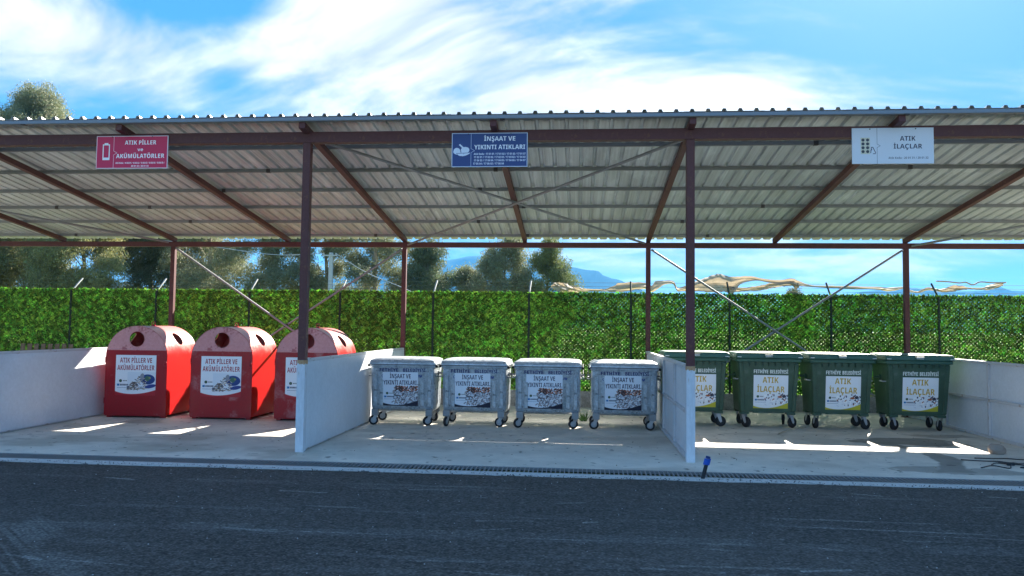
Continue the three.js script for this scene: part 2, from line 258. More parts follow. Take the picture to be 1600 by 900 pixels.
// ------------------------------------------------------------------ the open shelter
const SL = 0.1333, roofY = (z) => 5.0 + SL * z;   // underside of the rafters
const PX = [-12, -6, 0, 6, 12, 18];
{
  const t = thing('open_shelter', 'long open shelter of dark red steel with a ribbed metal roof', 'shelter');
  const steel = (n, g, p = t) => part(n, uvm(g, 0.9, Math.round(taken.zz = (taken.zz ?? 0) + 0.37), 0.21 * taken.zz), mSteel, p);
  steel('front_beam', bar(V(-19, 4.955, 0), V(25, 4.955, 0), 0.14, 0.17));
  steel('rear_beam', bar(V(-19, 4.0, -6.94), V(25, 4.0, -6.94), 0.12, 0.125));
  // drip stains and rust rise a hand's breadth at the joint of paint and primer
  const mPostBase = M({ map: tex(128, 512, (u, v) => { const e = 0.955 + 0.05 * (fbm(u * 6, v * 9, 3) - 0.5), a = fbm(u * 5, v * 20, 4); const c = [0.66, 0.68, 0.72].map((q) => q * (0.88 + 0.24 * a)); return S(v > e ? mixc([0.42, 0.17, 0.05], [0.55, 0.40, 0.24], a) : mixc(c, [0.45, 0.30, 0.18], sm(0.60, 0.75, fbm(u * 4 + 9, v * 14, 4)) * 0.5 * sm(0.5, 1, v))); }), roughness: 0.6 });
  for (const x of PX) {
    const f = steel('front_post', rbox(0.122, 3.45, 0.122, 0.006, x, 3.145, 0));
    part('painted_base', new THREE.BoxGeometry(0.128, 1.428, 0.128).translate(x, 0.714, 0), mPostBase, f);
    const r = steel('rear_post', rbox(0.11, 3.94, 0.11, 0.006, x, 1.97, -6.94));
    part('base_plate', box(0.24, 0.012, 0.24, x, 0.006, -6.94), mSteel, r);
  }
  for (let x = -18; x <= 24; x += 3) steel('rafter', bar(V(x, roofY(0.30) + 0.05, 0.30), V(x, roofY(-7.0) + 0.05, -7.0), 0.10, 0.10));
  for (const z of [0.30, -0.87, -2.04, -3.21, -4.38, -5.55, -6.82]) {
    const y = roofY(z) + 0.10, p = part('purlin', uvm(join([box(44, 0.004, 0.05, 3, y + 0.06, z), box(44, 0.06, 0.004, 3, y + 0.030, z + 0.025), box(44, 0.004, 0.05, 3, y + 0.002, z)]), 0.7, z), mGalvDull, t);
    for (let x = -17.6; x < 24; x += 6) part('cleat', box(0.075, 0.07, 0.062, x + 5 * h2(Math.round(x), Math.round(z * 10)), y + 0.030, z), mGalvDark, p);
  }
  // ribbed sheets: five ribs each
  const PITCH = 0.2333, prof = [];
  for (let k = 0; k < 5; k++) { const o = k * PITCH; prof.push([o, 0], [o + 0.088, 0], [o + 0.104, 0.042], [o + 0.148, 0.042], [o + 0.164, 0], [o + 0.198, 0.0], [o + 0.203, 0.004], [o + 0.208, 0]); }
  prof.push([5 * PITCH + 0.012, 0]);
  const s = new THREE.Shape(); prof.forEach(([x, y], i) => (i ? s.lineTo(x, y) : s.moveTo(x, y))); for (let i = prof.length - 1; i >= 0; i--) s.lineTo(prof[i][0], prof[i][1] + 0.0012);
  const L = 7.68 * Math.hypot(1, SL), base = new THREE.ExtrudeGeometry(s, { depth: L, bevelEnabled: false }).translate(0, 0, -L).rotateX(-Math.atan(SL));
  for (let k = -16; k < 21; k++) {
    const g = base.clone(), p = g.attributes.position, uv = new Float32Array(p.count * 2), off = h2(k, 3);
    for (let i = 0; i < p.count; i++) { uv[2 * i] = p.getX(i) / 4 + off; uv[2 * i + 1] = p.getZ(i) / 8 + off * 3; }
    g.setAttribute('uv', new THREE.BufferAttribute(uv, 2));
    const m = part('roof_sheet', g, mRoof, t); m.position.set(k * PITCH * 5 + 0.02, roofY(0.36) + 0.163 + (k & 1) * 0.0022, 0.36 + 0.012 * (h2(k, 9) - 0.5));
  }
  part('eaves_trim', uvm(rbox(44, 0.055, 0.006, 0.002, 3, roofY(0.34) + 0.128, 0.345), 0.6), M({ color: lin(0.20, 0.23, 0.27), roughness: 0.45, metalness: 0.5, bumpMap: grain, bumpScale: 0.001 }), t);
  // round bracing: crossed in the roof plane and in the rear wall, in alternate bays
  const br = (a, b) => part('brace', uvm(rod(a, b, 0.026, 10), 1), mGalvDull, t);
  for (const x of [-12, 0, 12]) { br(V(x + 0.1, roofY(-0.1) - 0.03, -0.1), V(x + 5.9, roofY(-6.9) - 0.035, -6.85)); br(V(x + 5.9, roofY(-0.1) - 0.03 - 0.054, -0.1), V(x + 0.1, roofY(-6.9) - 0.085, -6.85)); }
  for (const x of [-6, 6]) { br(V(x + 0.07, 3.90, -6.92), V(x + 5.93, 0.02, -6.92)); br(V(x + 5.93, 3.90, -6.98), V(x + 0.07, 0.02, -6.98)); part('brace_clamp', box(0.09, 0.09, 0.05, x + 3, 1.96, -6.95), mBlackMetal, t); }
}

// ------------------------------------------------------------------ partition walls, sheet on the right, frame on the left
{
  const p = thing('partition_wall', 'low white sheet wall closing off the left of the red bins', 'partition', [-5.87, 0, 0]);
  const face = uvm(rbox(0.012, 1.36, 6.80, 0.003, 0.045, 0.715, -3.47)); part('sheet', face, mWhitePanel, p);
  part('top_rail', uvm(rbox(0.075, 0.05, 6.82, 0.004, 0.008, 1.420, -3.47)), mPanelFrame, p);
  part('middle_rail', uvm(rbox(0.05, 0.05, 6.80, 0.004, 0.012, 0.72, -3.47)), mPanelFrame, p);
  part('bottom_rail', uvm(rbox(0.06, 0.05, 6.80, 0.004, 0.008, 0.035, -3.47)), mPanelFrame, p);
  for (const z of [-0.12, -1.75, -3.42, -5.1, -6.82]) part('stud', uvm(rbox(0.045, 1.34, 0.05, 0.004, 0.015, 0.71, z)), mPanelFrame, p);
  const g = 'low partition walls between the bays';
  p.userData.group = g;
  dup(p, 'partition_wall', 'low white sheet wall between the red bins and the galvanised bins', [0, 0, 0], 0, g);
  dup(p, 'partition_wall', 'low white framed wall between the galvanised bins and the green bins', [5.97, 0, 0], 0, g);
  dup(p, 'partition_wall', 'low white framed wall at the right beyond the green bins', [12.0, 0, 0], 0, g);
}

// ------------------------------------------------------------------ signs on the front beam
function sign(x0, x1, draw, border, label, y0 = 4.465, y1 = 5.0) {
  const w = x1 - x0, h = y1 - y0, t = thing('hanging_sign', label, 'sign', [(x0 + x1) / 2, (y0 + y1) / 2, 0.088], 0, 'signs on the front beam');
  part('board', rbox(w, h, 0.012, 0.003), M({ color: border, roughness: 0.45 }), t);
  const f = new THREE.PlaneGeometry(w - 0.004, h - 0.004).translate(0, 0, 0.0075);
  part('print', f, M({ map: canvasTex(1024, Math.round(1024 * h / w), draw), roughness: 0.35 }), t);
  for (const s of [-0.28, 0.28]) part('screw', new THREE.CylinderGeometry(0.009, 0.009, 0.006, 10).rotateX(Math.PI / 2).translate(s * w, h / 2 - 0.018, 0.010), mBlackMetal, t);
}
const frame = (g, w, h, bg, line, split) => { g.fillStyle = line; g.fillRect(0, 0, w, h); g.fillStyle = bg; g.fillRect(9, 9, w - 18, h - 18); g.strokeStyle = line; g.lineWidth = 5; g.beginPath(); g.moveTo(split, 9); g.lineTo(split, h * 0.46); g.lineTo(split + 48, h * 0.52); g.lineTo(split, h * 0.58); g.lineTo(split, h - 9); g.stroke(); };
sign(-3.493, -2.28, (g, w, h) => {
  frame(g, w, h, '#d3114e', '#f6dfe6', 250);
  g.strokeStyle = g.fillStyle = '#ffffff'; g.lineWidth = 14; g.strokeRect(98, h * 0.27, 88, h * 0.45); g.fillRect(91, h * 0.66, 102, h * 0.08); g.fillRect(115, h * 0.215, 54, h * 0.05);
  fitText(g, 'ATIK PİLLER', 632, h * 0.21, 450, 78); fitText(g, 've', 632, h * 0.42, 84, 62); fitText(g, 'AKÜMÜLATÖRLER', 632, h * 0.62, 690, 80);
  fitText(g, 'Atık Kodu : 16 06 01 / 16 06 02 / 16 06 03 / 16 06 04 / 16 06 05 /', 632, h * 0.83, 700, 34); fitText(g, '20 01 33 / 20 01 34', 632, h * 0.925, 250, 34);
}, lin(0.75, 0.72, 0.74), 'crimson sign with white battery symbol hanging on the front beam');
sign(2.333, 3.517, (g, w, h) => {
  frame(g, w, h, '#24407f', '#c9d6ee', 262);
  g.fillStyle = '#dfe9fa'; for (const [x, y, a, b, r] of [[70, 0.53, 46, 44, 0.3], [178, 0.51, 62, 46, -0.2], [120, 0.62, 40, 26, 0.1], [190, 0.63, 60, 14, -0.35], [58, 0.57, 40, 26, 0.4]]) { g.beginPath(); g.ellipse(x, y * h, a, b, r, 0, 7); g.fill(); }
  g.save(); g.translate(130, h * 0.39); g.rotate(0.75); g.fillRect(-38, -12, 76, 22); g.restore(); g.strokeStyle = '#24407f'; g.lineWidth = 6; g.beginPath(); g.moveTo(118, h * 0.46); g.lineTo(128, h * 0.58); g.moveTo(60, h * 0.6); g.lineTo(230, h * 0.585); g.stroke();
  g.fillStyle = '#eef3fc'; fitText(g, 'İNŞAAT VE', 650, h * 0.17, 430, 84); fitText(g, 'YIKINTI ATIKLARI', 650, h * 0.42, 690, 84);
  const rows = ['Atık Kodu : 17 01 01 / 17 01 02 / 17 01 03 / 17 01 07', '17 02 01 / 17 02 02 / 17 02 03 / 17 03 02 / 17 04 02', '17 04 03 / 17 04 04 / 17 04 05 / 17 04 06 / 17 04 07', '17 05 04 / 17 06 02 / 17 06 04'];
  rows.forEach((s, i) => fitText(g, s, i === 3 ? 500 : 650, h * (0.62 + i * 0.095), i === 3 ? 420 : 700, 38));
}, lin(0.62, 0.66, 0.74), 'dark blue sign with white rubble symbol hanging on the front beam', 4.455, 4.99);
sign(8.357, 9.527, (g, w, h) => {
  frame(g, w, h, '#dfe4ec', '#dfe4ec', 315); g.strokeStyle = '#3b4254'; g.lineWidth = 4; g.beginPath(); g.moveTo(315, 0); g.lineTo(315, h * 0.45); g.lineTo(355, h * 0.50); g.lineTo(315, h * 0.55); g.lineTo(315, h); g.stroke();
  g.fillStyle = '#d9d3bc'; g.fillRect(108, h * 0.27, 118, h * 0.46); g.fillStyle = '#3c4046';
  for (let r = 0; r < 4; r++) for (let c = 0; c < 2; c++) { g.beginPath(); g.arc(138 + c * 58, h * (0.335 + r * 0.108), 20, 0, 7); g.fill(); }
  g.strokeStyle = '#2b2140'; g.lineWidth = 9; g.beginPath(); g.moveTo(234, h * 0.70); g.lineTo(244, h * 0.54); g.lineTo(262, h * 0.54); g.lineTo(298, h * 0.70); g.moveTo(250, h * 0.60); g.lineTo(232, h * 0.64); g.moveTo(262, h * 0.72); g.lineTo(298, h * 0.72); g.stroke();
  g.fillStyle = '#22233f'; fitText(g, 'ATIK', 700, h * 0.30, 195, 84); fitText(g, 'İLAÇLAR', 700, h * 0.52, 360, 84); g.fillStyle = '#5a6072'; fitText(g, 'Atık Kodu : 20 01 31 / 20 01 32', 706, h * 0.84, 500, 40);
}, lin(0.70, 0.72, 0.76), 'pale grey sign with tablet strip symbol hanging on the front beam', 4.465, 5.005);

// ------------------------------------------------------------------ printed posters
function logos(g, w, h, y) { g.fillStyle = '#222'; g.beginPath(); g.arc(w * 0.13, h * y, w * 0.036, 0, 7); g.fill(); g.fillStyle = '#3d7c4a'; g.beginPath(); g.arc(w * 0.13, h * y, w * 0.018, 0, 7); g.fill(); g.fillStyle = '#555'; for (let i = 0; i < 3; i++) g.fillRect(w * (0.19 + i * 0.036), h * (y - 0.012), w * 0.026, h * 0.022);
  g.fillStyle = '#1f77b4'; g.fillRect(w * 0.045, h * (y + 0.075), w * 0.06, h * 0.05); g.fillStyle = '#47546b'; for (let i = 0; i < 6; i++) g.fillRect(w * (0.12 + i * 0.034), h * (y + 0.08), w * 0.026, h * 0.04); g.fillStyle = '#7f8da3'; for (let i = 0; i < 11; i++) g.fillRect(w * (0.045 + i * 0.03), h * (y + 0.165), w * 0.022, h * 0.012); }
function swoosh(g, w, h, c, y0, y1) { g.fillStyle = c; g.beginPath(); g.moveTo(0, h * y0); g.bezierCurveTo(w * 0.25, h * (y0 + 0.09), w * 0.6, h * (y0 + 0.10), w, h * y1); g.lineTo(w, h); g.lineTo(0, h); g.fill(); }
const batteryPoster = canvasTex(512, 512, (g, w, h) => {
  g.fillStyle = '#eef2f8'; g.fillRect(0, 0, w, h); g.fillStyle = '#9c1f33'; fitText(g, 'ATIK PİLLER VE', w * 0.5, h * 0.13, w * 0.80, 86); fitText(g, 'AKÜMÜLATÖRLER', w * 0.5, h * 0.315, w * 0.92, 86);
  g.fillStyle = '#dfe8f2'; g.fillRect(w * 0.3, h * 0.42, w * 0.7, h * 0.45);
  reseed(3); g.fillStyle = '#1d3f86'; g.beginPath(); g.ellipse(w * 0.80, h * 0.60, w * 0.18, h * 0.125, 0, 0, 7); g.fill(); g.fillStyle = '#466f5c'; g.beginPath(); g.ellipse(w * 0.79, h * 0.58, w * 0.065, h * 0.07, 0.6, 0, 7); g.fill(); g.fillStyle = '#8f9a58'; g.beginPath(); g.ellipse(w * 0.85, h * 0.56, w * 0.03, h * 0.025, 0.4, 0, 7); g.fill(); g.fillStyle = '#2a3f8c'; g.beginPath(); g.ellipse(w * 0.87, h * 0.77, w * 0.14, h * 0.045, -0.2, 0, 7); g.fill();
  for (let i = 0; i < 210; i++) { const t = rnd(), x = 0.30 + 0.5 * rnd() * (0.35 + t * 0.75), y = 0.86 - (1 - Math.abs(x - 0.62) * 2.6) * 0.36 * rnd(); if (y > 0.88) continue; g.save(); g.translate(w * x, h * y); g.rotate(rr(-0.6, 0.6)); g.fillStyle = ['#2b2f38', '#8a7562', '#e4e6ea', '#6a5048', '#454c5a', '#c8b9a4', '#33405c'][Math.floor(rnd() * 7)]; g.fillRect(-14, -4, 28, 8); g.restore(); }
  g.fillStyle = '#8d929c'; g.beginPath(); g.ellipse(w * 0.66, h * 0.53, w * 0.05, h * 0.08, 0.2, 0, 7); g.fill();
  logos(g, w, h, 0.64); swoosh(g, w, h, '#b3202f', 0.90, 0.86);
});
const rubblePoster = canvasTex(512, 512, (g, w, h) => {
  g.fillStyle = '#e9eef7'; g.fillRect(0, 0, w, h); g.fillStyle = '#23264a'; fitText(g, 'İNŞAAT VE', w * 0.5, h * 0.12, w * 0.60, 90); fitText(g, 'YIKINTI ATIKLARI.', w * 0.51, h * 0.31, w * 0.97, 90);
  reseed(8); for (let i = 0; i < 620; i++) { const x = rr(0.30, 1.0), y = rr(0.42, 0.95); if (rnd() > sm(0.30, 0.62, x + (0.5 - Math.abs(y - 0.66)) * 0.3)) continue; g.save(); g.translate(w * x, h * y); g.rotate(rr(0, 3)); const top = y < 0.56; g.fillStyle = (top ? ['#3a2420', '#6d3327', '#a2563d', '#c98a70', '#54474a', '#2a2328'] : ['#cfd3dc', '#8f8a93', '#6a5c60', '#e6e6ea', '#a38d86', '#4a4550', '#b9c0cc'])[Math.floor(rnd() * (top ? 6 : 7))]; g.fillRect(-rr(6, 26), -rr(3, 9), rr(14, 46), rr(6, 18)); g.restore(); }
  logos(g, w, h, 0.63); swoosh(g, w, h, '#1c1d33', 0.91, 0.83);
});
const pillPoster = canvasTex(512, 512, (g, w, h) => {
  g.fillStyle = '#edf1f6'; g.fillRect(0, 0, w, h); g.fillStyle = '#c4a233'; fitText(g, 'ATIK', w * 0.49, h * 0.15, w * 0.46, 122); fitText(g, 'İLAÇLAR', w * 0.50, h * 0.425, w * 0.80, 126);
  reseed(14); for (let i = 0; i < 120; i++) { const x = rr(0.34, 1.0), y = rr(0.56, 0.90) - (x - 0.6) * 0.06; if (rnd() > x + 0.1) continue; g.save(); g.translate(w * x, h * y); g.rotate(rr(0, 3)); g.fillStyle = ['#fbfbfd', '#f4f4f8', '#ffffff', '#2c2f4a', '#a9552f', '#d8dbe4', '#4a3442', '#51618a'][Math.floor(rnd() * 8)]; g.beginPath(); g.ellipse(0, 0, rr(9, 26), rr(5, 12), 0, 0, 7); g.fill(); g.restore(); }
  g.fillStyle = '#2a2d40'; g.beginPath(); g.arc(w * 0.88, h * 0.63, 24, 0, 7); g.fill(); g.fillStyle = '#a2542c'; g.beginPath(); g.ellipse(w * 0.77, h * 0.65, 36, 15, 0, 0, 7); g.fill();
  logos(g, w, h, 0.645); swoosh(g, w, h, '#bdb52a', 0.93, 0.82);
});
const posterMat = (t) => M({ map: t, roughness: 0.38 });
const mBatt = posterMat(batteryPoster), mRubble = posterMat(rubblePoster), mPill = posterMat(pillPoster);
const stencil = (txts, color, w, h) => { const t = canvasTex(w, h, (g) => { g.clearRect(0, 0, w, h); g.fillStyle = color; for (const [s, x, y, mw, px] of txts) { fitText(g, s, x, y, mw, px); fitText(g, s, x + 2, y, mw, px); } }); return M({ map: t, transparent: true, alphaTest: 0.5, roughness: 0.5 }); };

// ------------------------------------------------------------------ casters shared by the bins
function caster(parent, x, z, top, r, turn, tyreW, big) {
  const c = new THREE.Group(); c.name = 'caster'; c.position.set(x, 0, z); c.rotation.y = turn; parent.add(c);
  const off = r * 0.45, wheel = new THREE.LatheGeometry([[r * 0.62, -tyreW / 2], [r * 0.93, -tyreW / 2], [r, -tyreW * 0.28], [r, tyreW * 0.28], [r * 0.93, tyreW / 2], [r * 0.62, tyreW / 2]].map(([a, b]) => new THREE.Vector2(a, b)), 28).rotateX(Math.PI / 2).translate(off, r, 0);
  part('tyre', wheel, mRubber, c);
  const rim = new THREE.LatheGeometry([[0.001, -tyreW * 0.42], [r * 0.22, -tyreW * 0.46], [r * 0.26, -tyreW * 0.3], [r * 0.5, -tyreW * 0.26], [r * 0.64, -tyreW * 0.44], [r * 0.64, tyreW * 0.44], [r * 0.5, tyreW * 0.26], [r * 0.26, tyreW * 0.3], [r * 0.22, tyreW * 0.46], [0.001, tyreW * 0.42]].map(([a, b]) => new THREE.Vector2(a, b)), 20).rotateX(Math.PI / 2).translate(off, r, 0);
  part('rim', rim, big ? mBlackMetal : mRim, c);
  const s = new THREE.Shape(); s.moveTo(-0.045, top - 0.012); s.lineTo(0.045, top - 0.012); s.lineTo(off + 0.026, r); s.lineTo(off, r - 0.026); s.lineTo(off - 0.026, r); s.closePath();
  const plate = (zz) => new THREE.ExtrudeGeometry(s, { depth: 0.005, bevelEnabled: false }).translate(0, 0, zz);
  part('fork', [plate(tyreW / 2 + 0.006), plate(-tyreW / 2 - 0.011), box(0.10, 0.010, tyreW + 0.026, 0, top - 0.008, 0), rod(V(off, r, -tyreW / 2 - 0.018), V(off, r, tyreW / 2 + 0.018), 0.010, 8)].map((g) => uvm(g)), mRim, c);
}

// ------------------------------------------------------------------ red battery bins
{
  const W = 0.665, SP = 1.22, B = 0.645, D = 1.34, N = 30;
  const arch = (o) => { const s = [V(-W + o, o, 0)]; for (let i = 0; i <= N; i++) { const a = Math.PI - i / N * Math.PI; s.push(V((W - o) * Math.cos(a), SP + (B - o) * Math.sin(a), 0)); } s.push(V(W - o, o, 0)); return s.map((p) => new THREE.Vector2(p.x, p.y + 0.055)); };
  const solid = (o, d) => new THREE.ExtrudeGeometry(new THREE.Shape(arch(o)), { depth: d, bevelEnabled: false });
  const ev = new Evaluator(); ev.attributes = ['position', 'normal', 'uv']; ev.useGroups = false;
  let shell = ev.evaluate(new Brush(solid(0, D).translate(0, 0, -D)), new Brush(solid(0.012, D + 0.2).translate(0, 0, -D - 0.1)), SUBTRACTION);
  for (const s of [-1, 1]) { const c = new THREE.CylinderGeometry(0.155, 0.155, 0.5, 36).rotateZ(-s * (Math.PI / 2 - 0.62)).translate(s * W * Math.cos(0.62), 0.055 + SP + B * Math.sin(0.62), -D / 2); const b = new Brush(c); b.updateMatrixWorld(); shell.updateMatrixWorld(); shell = ev.evaluate(shell, b, SUBTRACTION); }
  // the upper skin turns to a blotchy pale pink with a ragged lower limit
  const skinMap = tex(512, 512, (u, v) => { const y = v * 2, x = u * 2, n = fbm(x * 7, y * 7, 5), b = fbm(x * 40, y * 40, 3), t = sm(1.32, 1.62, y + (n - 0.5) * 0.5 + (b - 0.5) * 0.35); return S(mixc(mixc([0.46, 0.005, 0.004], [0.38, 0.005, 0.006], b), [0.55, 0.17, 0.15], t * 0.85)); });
  const shellGeo = toCreasedNormals(uvm(shell.geometry.clone(), 0.5), 0.5);
  { const p = shellGeo.attributes.position, uv = shellGeo.attributes.uv; for (let i = 0; i < p.count; i++) uv.setXY(i, (p.getZ(i) + p.getX(i) * 0.3) * 0.5 + 0.9, p.getY(i) * 0.5); }
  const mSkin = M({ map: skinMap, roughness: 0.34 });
  const up = new THREE.Shape(arch(0.004).filter((p) => p.y > 1.40)), seam = 1.415, xs = (W - 0.004) * Math.sqrt(1 - ((seam - 0.055 - SP) / (B - 0.004)) ** 2);
  const upS = new THREE.Shape([new THREE.Vector2(-xs, seam), ...up.getPoints().filter((p) => p.y > seam + 0.002), new THREE.Vector2(xs, seam)]);
  const upperBack = uvm(new THREE.ExtrudeGeometry(upS, { depth: 0.006, bevelEnabled: false }), 0.6);
  const hole = new THREE.Path(); hole.absarc(0, 1.64, 0.162, 0, Math.PI * 2, true); upS.holes.push(hole);
  const upper = uvm(new THREE.ExtrudeGeometry(upS, { depth: 0.006, bevelEnabled: false, curveSegments: 36 }), 0.6);
  const lowS = new THREE.Shape([new THREE.Vector2(-W + 0.004, 0.06), ...arch(0.004).filter((p) => p.y > 0.1 && p.y < seam - 0.01 && p.x < 0), new THREE.Vector2(-xs - 0.002, seam - 0.006), new THREE.Vector2(xs + 0.002, seam - 0.006), ...arch(0.004).filter((p) => p.y > 0.1 && p.y < seam - 0.01 && p.x > 0), new THREE.Vector2(W - 0.004, 0.06)]);
  const lower = uvm(new THREE.ExtrudeGeometry(lowS, { depth: 0.008, bevelEnabled: true, bevelSize: 0.002, bevelThickness: 0.002, bevelSegments: 1 }), 0.6);
  const lip = tube(Array.from({ length: 25 }, (_, i) => V(0.162 * Math.cos(i / 24 * Math.PI * 2), 1.64 + 0.162 * Math.sin(i / 24 * Math.PI * 2), 0.004)), 0.005, 48, 5);
  const spots = [[-4.905, -3.62, 0.03, 'red battery bin with domed top nearest the left wall', 0], [-3.07, -3.66, 0.0, 'red battery bin with domed top, middle of the three', 1], [-1.27, -3.70, 0.01, 'red battery bin with domed top partly behind the front post', 2]];
  spots.forEach(([x, z, a, label, i]) => {
    const t = thing('battery_bin', label, 'recycling bin', [x, 0, z], a, 'red battery bins');
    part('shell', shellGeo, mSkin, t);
    part('upper_plate', upper, mRedPale, t).position.z = -0.006;
    part('door', lower, mRedDoor[i], t).position.z = -0.004;
    part('back_plate', upperBack, mRedPale, t).position.z = -D + 0.006; part('back_plate', lower, mRed, t).position.z = -D;
    part('floor', uvm(box(W * 2 - 0.03, 0.01, D - 0.04, 0, 0.075, -D / 2)), mRed, t);
    part('hole_rim', lip, mRedPale, t);
    part('seam_strip', uvm(rbox(xs * 2 - 0.02, 0.012, 0.008, 0.003, 0, seam - 0.003, 0.006)), mRedPale, t);
    part('poster', new THREE.PlaneGeometry(0.87, 0.84).translate(0.0, 0.885, 0.010), mBatt, t);
    part('base_frame', [rbox(W * 2 - 0.02, 0.03, 0.03, 0.004, 0, 0.05, -0.02), rbox(W * 2 - 0.02, 0.03, 0.03, 0.004, 0, 0.05, -D + 0.02)].map((g) => uvm(g)), mRed, t);
    for (const [fx, fz] of [[-0.58, -0.08], [0.58, -0.08], [-0.58, -D + 0.08], [0.58, -D + 0.08]]) part('foot', uvm(rbox(0.09, 0.05, 0.09, 0.006, fx, 0.025, fz)), mRed, t);
    part('lifting_eye', [new THREE.TorusGeometry(0.035, 0.010, 8, 16).translate(0.02, 1.972, -D * 0.45), box(0.08, 0.02, 0.06, 0.02, 1.925, -D * 0.45)], mRed, t);
    part('latch', [rbox(0.05, 0.03, 0.03, 0.004, W - 0.03, 1.16, 0.022), tube([V(W - 0.05, 1.15, 0.03), V(W - 0.05, 1.09, 0.04), V(W, 1.09, 0.04), V(W + 0.01, 1.15, 0.03)], 0.006, 16, 5)], mRed, t);
    for (const y of [0.35, 1.2]) part('hinge', new THREE.CylinderGeometry(0.011, 0.011, 0.12, 8).translate(-W + 0.005, y, 0.012), mRed, t);
  });
}

// ------------------------------------------------------------------ galvanised four-wheeled containers
{
  const body = loft([rrect(1.16, 0.56, 0.08, 0.268, -0.47), rrect(1.225, 0.70, 0.09, 0.286, -0.475), rrect(1.262, 0.80, 0.07, 0.325, -0.475), rrect(1.275, 0.86, 0.07, 0.388, -0.475), rrect(1.280, 0.985, 0.07, 1.165, -0.48)], 0.5);
  const rim = loft([rrect(1.285, 1.0, 0.07, 1.160, -0.48), rrect(1.325, 1.045, 0.07, 1.168, -0.48), rrect(1.335, 1.055, 0.07, 1.205, -0.48), rrect(1.32, 1.04, 0.07, 1.212, -0.48)], 0.4);
  const lid = loft([rrect(1.345, 1.09, 0.07, 1.216, -0.48), rrect(1.355, 1.10, 0.07, 1.222, -0.48), rrect(1.345, 1.09, 0.07, 1.248, -0.48), rrect(1.32, 1.03, 0.09, 1.298, -0.48), rrect(1.18, 0.86, 0.14, 1.335, -0.49), rrect(0.80, 0.50, 0.14, 1.350, -0.50)], 0.35);
  const rib = rbox(0.074, 0.64, 0.060, 0.010, 0, 0, 0, 2).rotateX(0.0728);
  const stripe = stencil([['FETHİYE', 150, 34, 270, 54], ['BELEDİYESİ', 505, 34, 320, 54]], '#121f66', 680, 64);
  const shadowText = [[['Ç', 24, 30, 26, 50], ['IM', 590, 30, 60, 50]], [['Ç', 24, 30, 26, 50], ['IM', 590, 30, 60, 50]], [['TALIM', 540, 30, 140, 44]], [['Ç', 16, 30, 24, 44], ['LIM', 572, 30, 92, 44]]].map((q) => stencil(q, '#24408c', 640, 60));
  const mLip = M({ color: lin(0.05, 0.06, 0.08), roughness: 0.5, metalness: 0.4 });
  const spots = [[0.830, -3.34, 0.015, 'galvanised steel waste container nearest the left partition, one of four', -0.02], [2.268, -3.36, -0.02, 'galvanised steel waste container, second from the left partition', 0.0], [3.728, -3.36, 0.0, 'galvanised steel waste container, third from the left, weed at its wheel', -0.06], [5.225, -3.37, -0.01, 'galvanised steel waste container nearest the framed partition of the green bins', 0.0]];
  reseed(31);
  spots.forEach(([x, z, a, label, pox], i) => {
    const t = thing('galvanised_container', label, 'waste container', [x, 0, z], a, 'galvanised containers');
    part('body', body, mGalv, t); part('rim', rim, mGalv, t); part('lid', lid, mGalv, t);
    part('gasket', loft([rrect(1.36, 1.075, 0.075, 1.206, -0.48), rrect(1.36, 1.075, 0.075, 1.219, -0.48)], 0.4), mLip, t);
    for (const rx of [-0.545, -0.425, 0.40, 0.545]) part('rib', uvm(Math.abs(rx) < 0.5 ? rib.clone().scale(1, 0.82, 1) : rib.clone()), mGalv, t).position.set(rx, Math.abs(rx) < 0.5 ? 0.645 : 0.70, Math.abs(rx) < 0.5 ? -0.024 : -0.020);
    for (const s of [-1, 1]) for (const rz of [-0.2, -0.48, -0.76]) part('side_rib', uvm(rbox(0.026, 0.62, 0.07, 0.012)), mGalv, t).position.set(s * 0.632, 0.72, rz);
    part('poster', new THREE.PlaneGeometry(0.715, 0.675).rotateX(0.0728), mRubble, t).position.set(-0.028 + pox * 0.6, 0.725, -0.0140);
    part('lettering', new THREE.PlaneGeometry(0.98, 0.112).rotateX(0.0728), stripe, t).position.set(0.0, 1.104, 0.0122);
    part('lettering', new THREE.PlaneGeometry(0.86, 0.081).rotateX(0.0728), shadowText[i], t).position.set(-0.005, 0.985, 0.0022);
    for (const s of [-1, 1]) {
      part('trunnion', [rod(V(s * 0.63, 1.03, -0.48), V(s * 0.725, 1.03, -0.48), 0.020, 12), rod(V(s * 0.63, 1.03, -0.48), V(s * 0.66, 1.03, -0.48), 0.05, 12)], mGalvDull, t);
      part('lifting_bar', tube([V(s * 0.645, 0.99, -0.10), V(s * 0.69, 0.98, -0.12), V(s * 0.69, 0.98, -0.84), V(s * 0.645, 0.99, -0.86)], 0.014, 24, 7), mGalvDull, t);
      part('lid_arm', uvm(bar(V(s * 0.70, 1.23, -0.80), V(s * 0.70, 1.03, -0.48), 0.012, 0.045)), mGalvDull, t);
      part('buffer', new THREE.SphereGeometry(0.028, 10, 8).translate(s * 0.685, 1.19, -0.02), mRubber, t);
    }
    for (const [cx, cz] of [[-0.545, -0.10], [0.545, -0.10], [-0.545, -0.84], [0.545, -0.84]]) {
      part('leg', uvm(rbox(0.135, 0.125, 0.11, 0.008, cx, 0.262, cz + (cz > -0.4 ? 0.055 : -0.05))), mGalvDull, t);
      caster(t, cx, cz, 0.205, 0.095, rr(2.4, 3.9) + (i === 1 && cx < 0 ? 1.4 : 0), 0.048, false);
    }
    part('drain_plug', new THREE.CylinderGeometry(0.03, 0.03, 0.03, 12).translate(0.1, 0.265, -0.35), mBlackMetal, t);
    part('lid_hinge', [rod(V(-0.6, 1.235, -1.02), V(0.6, 1.235, -1.02), 0.014, 8)], mGalvDull, t);
  });
}

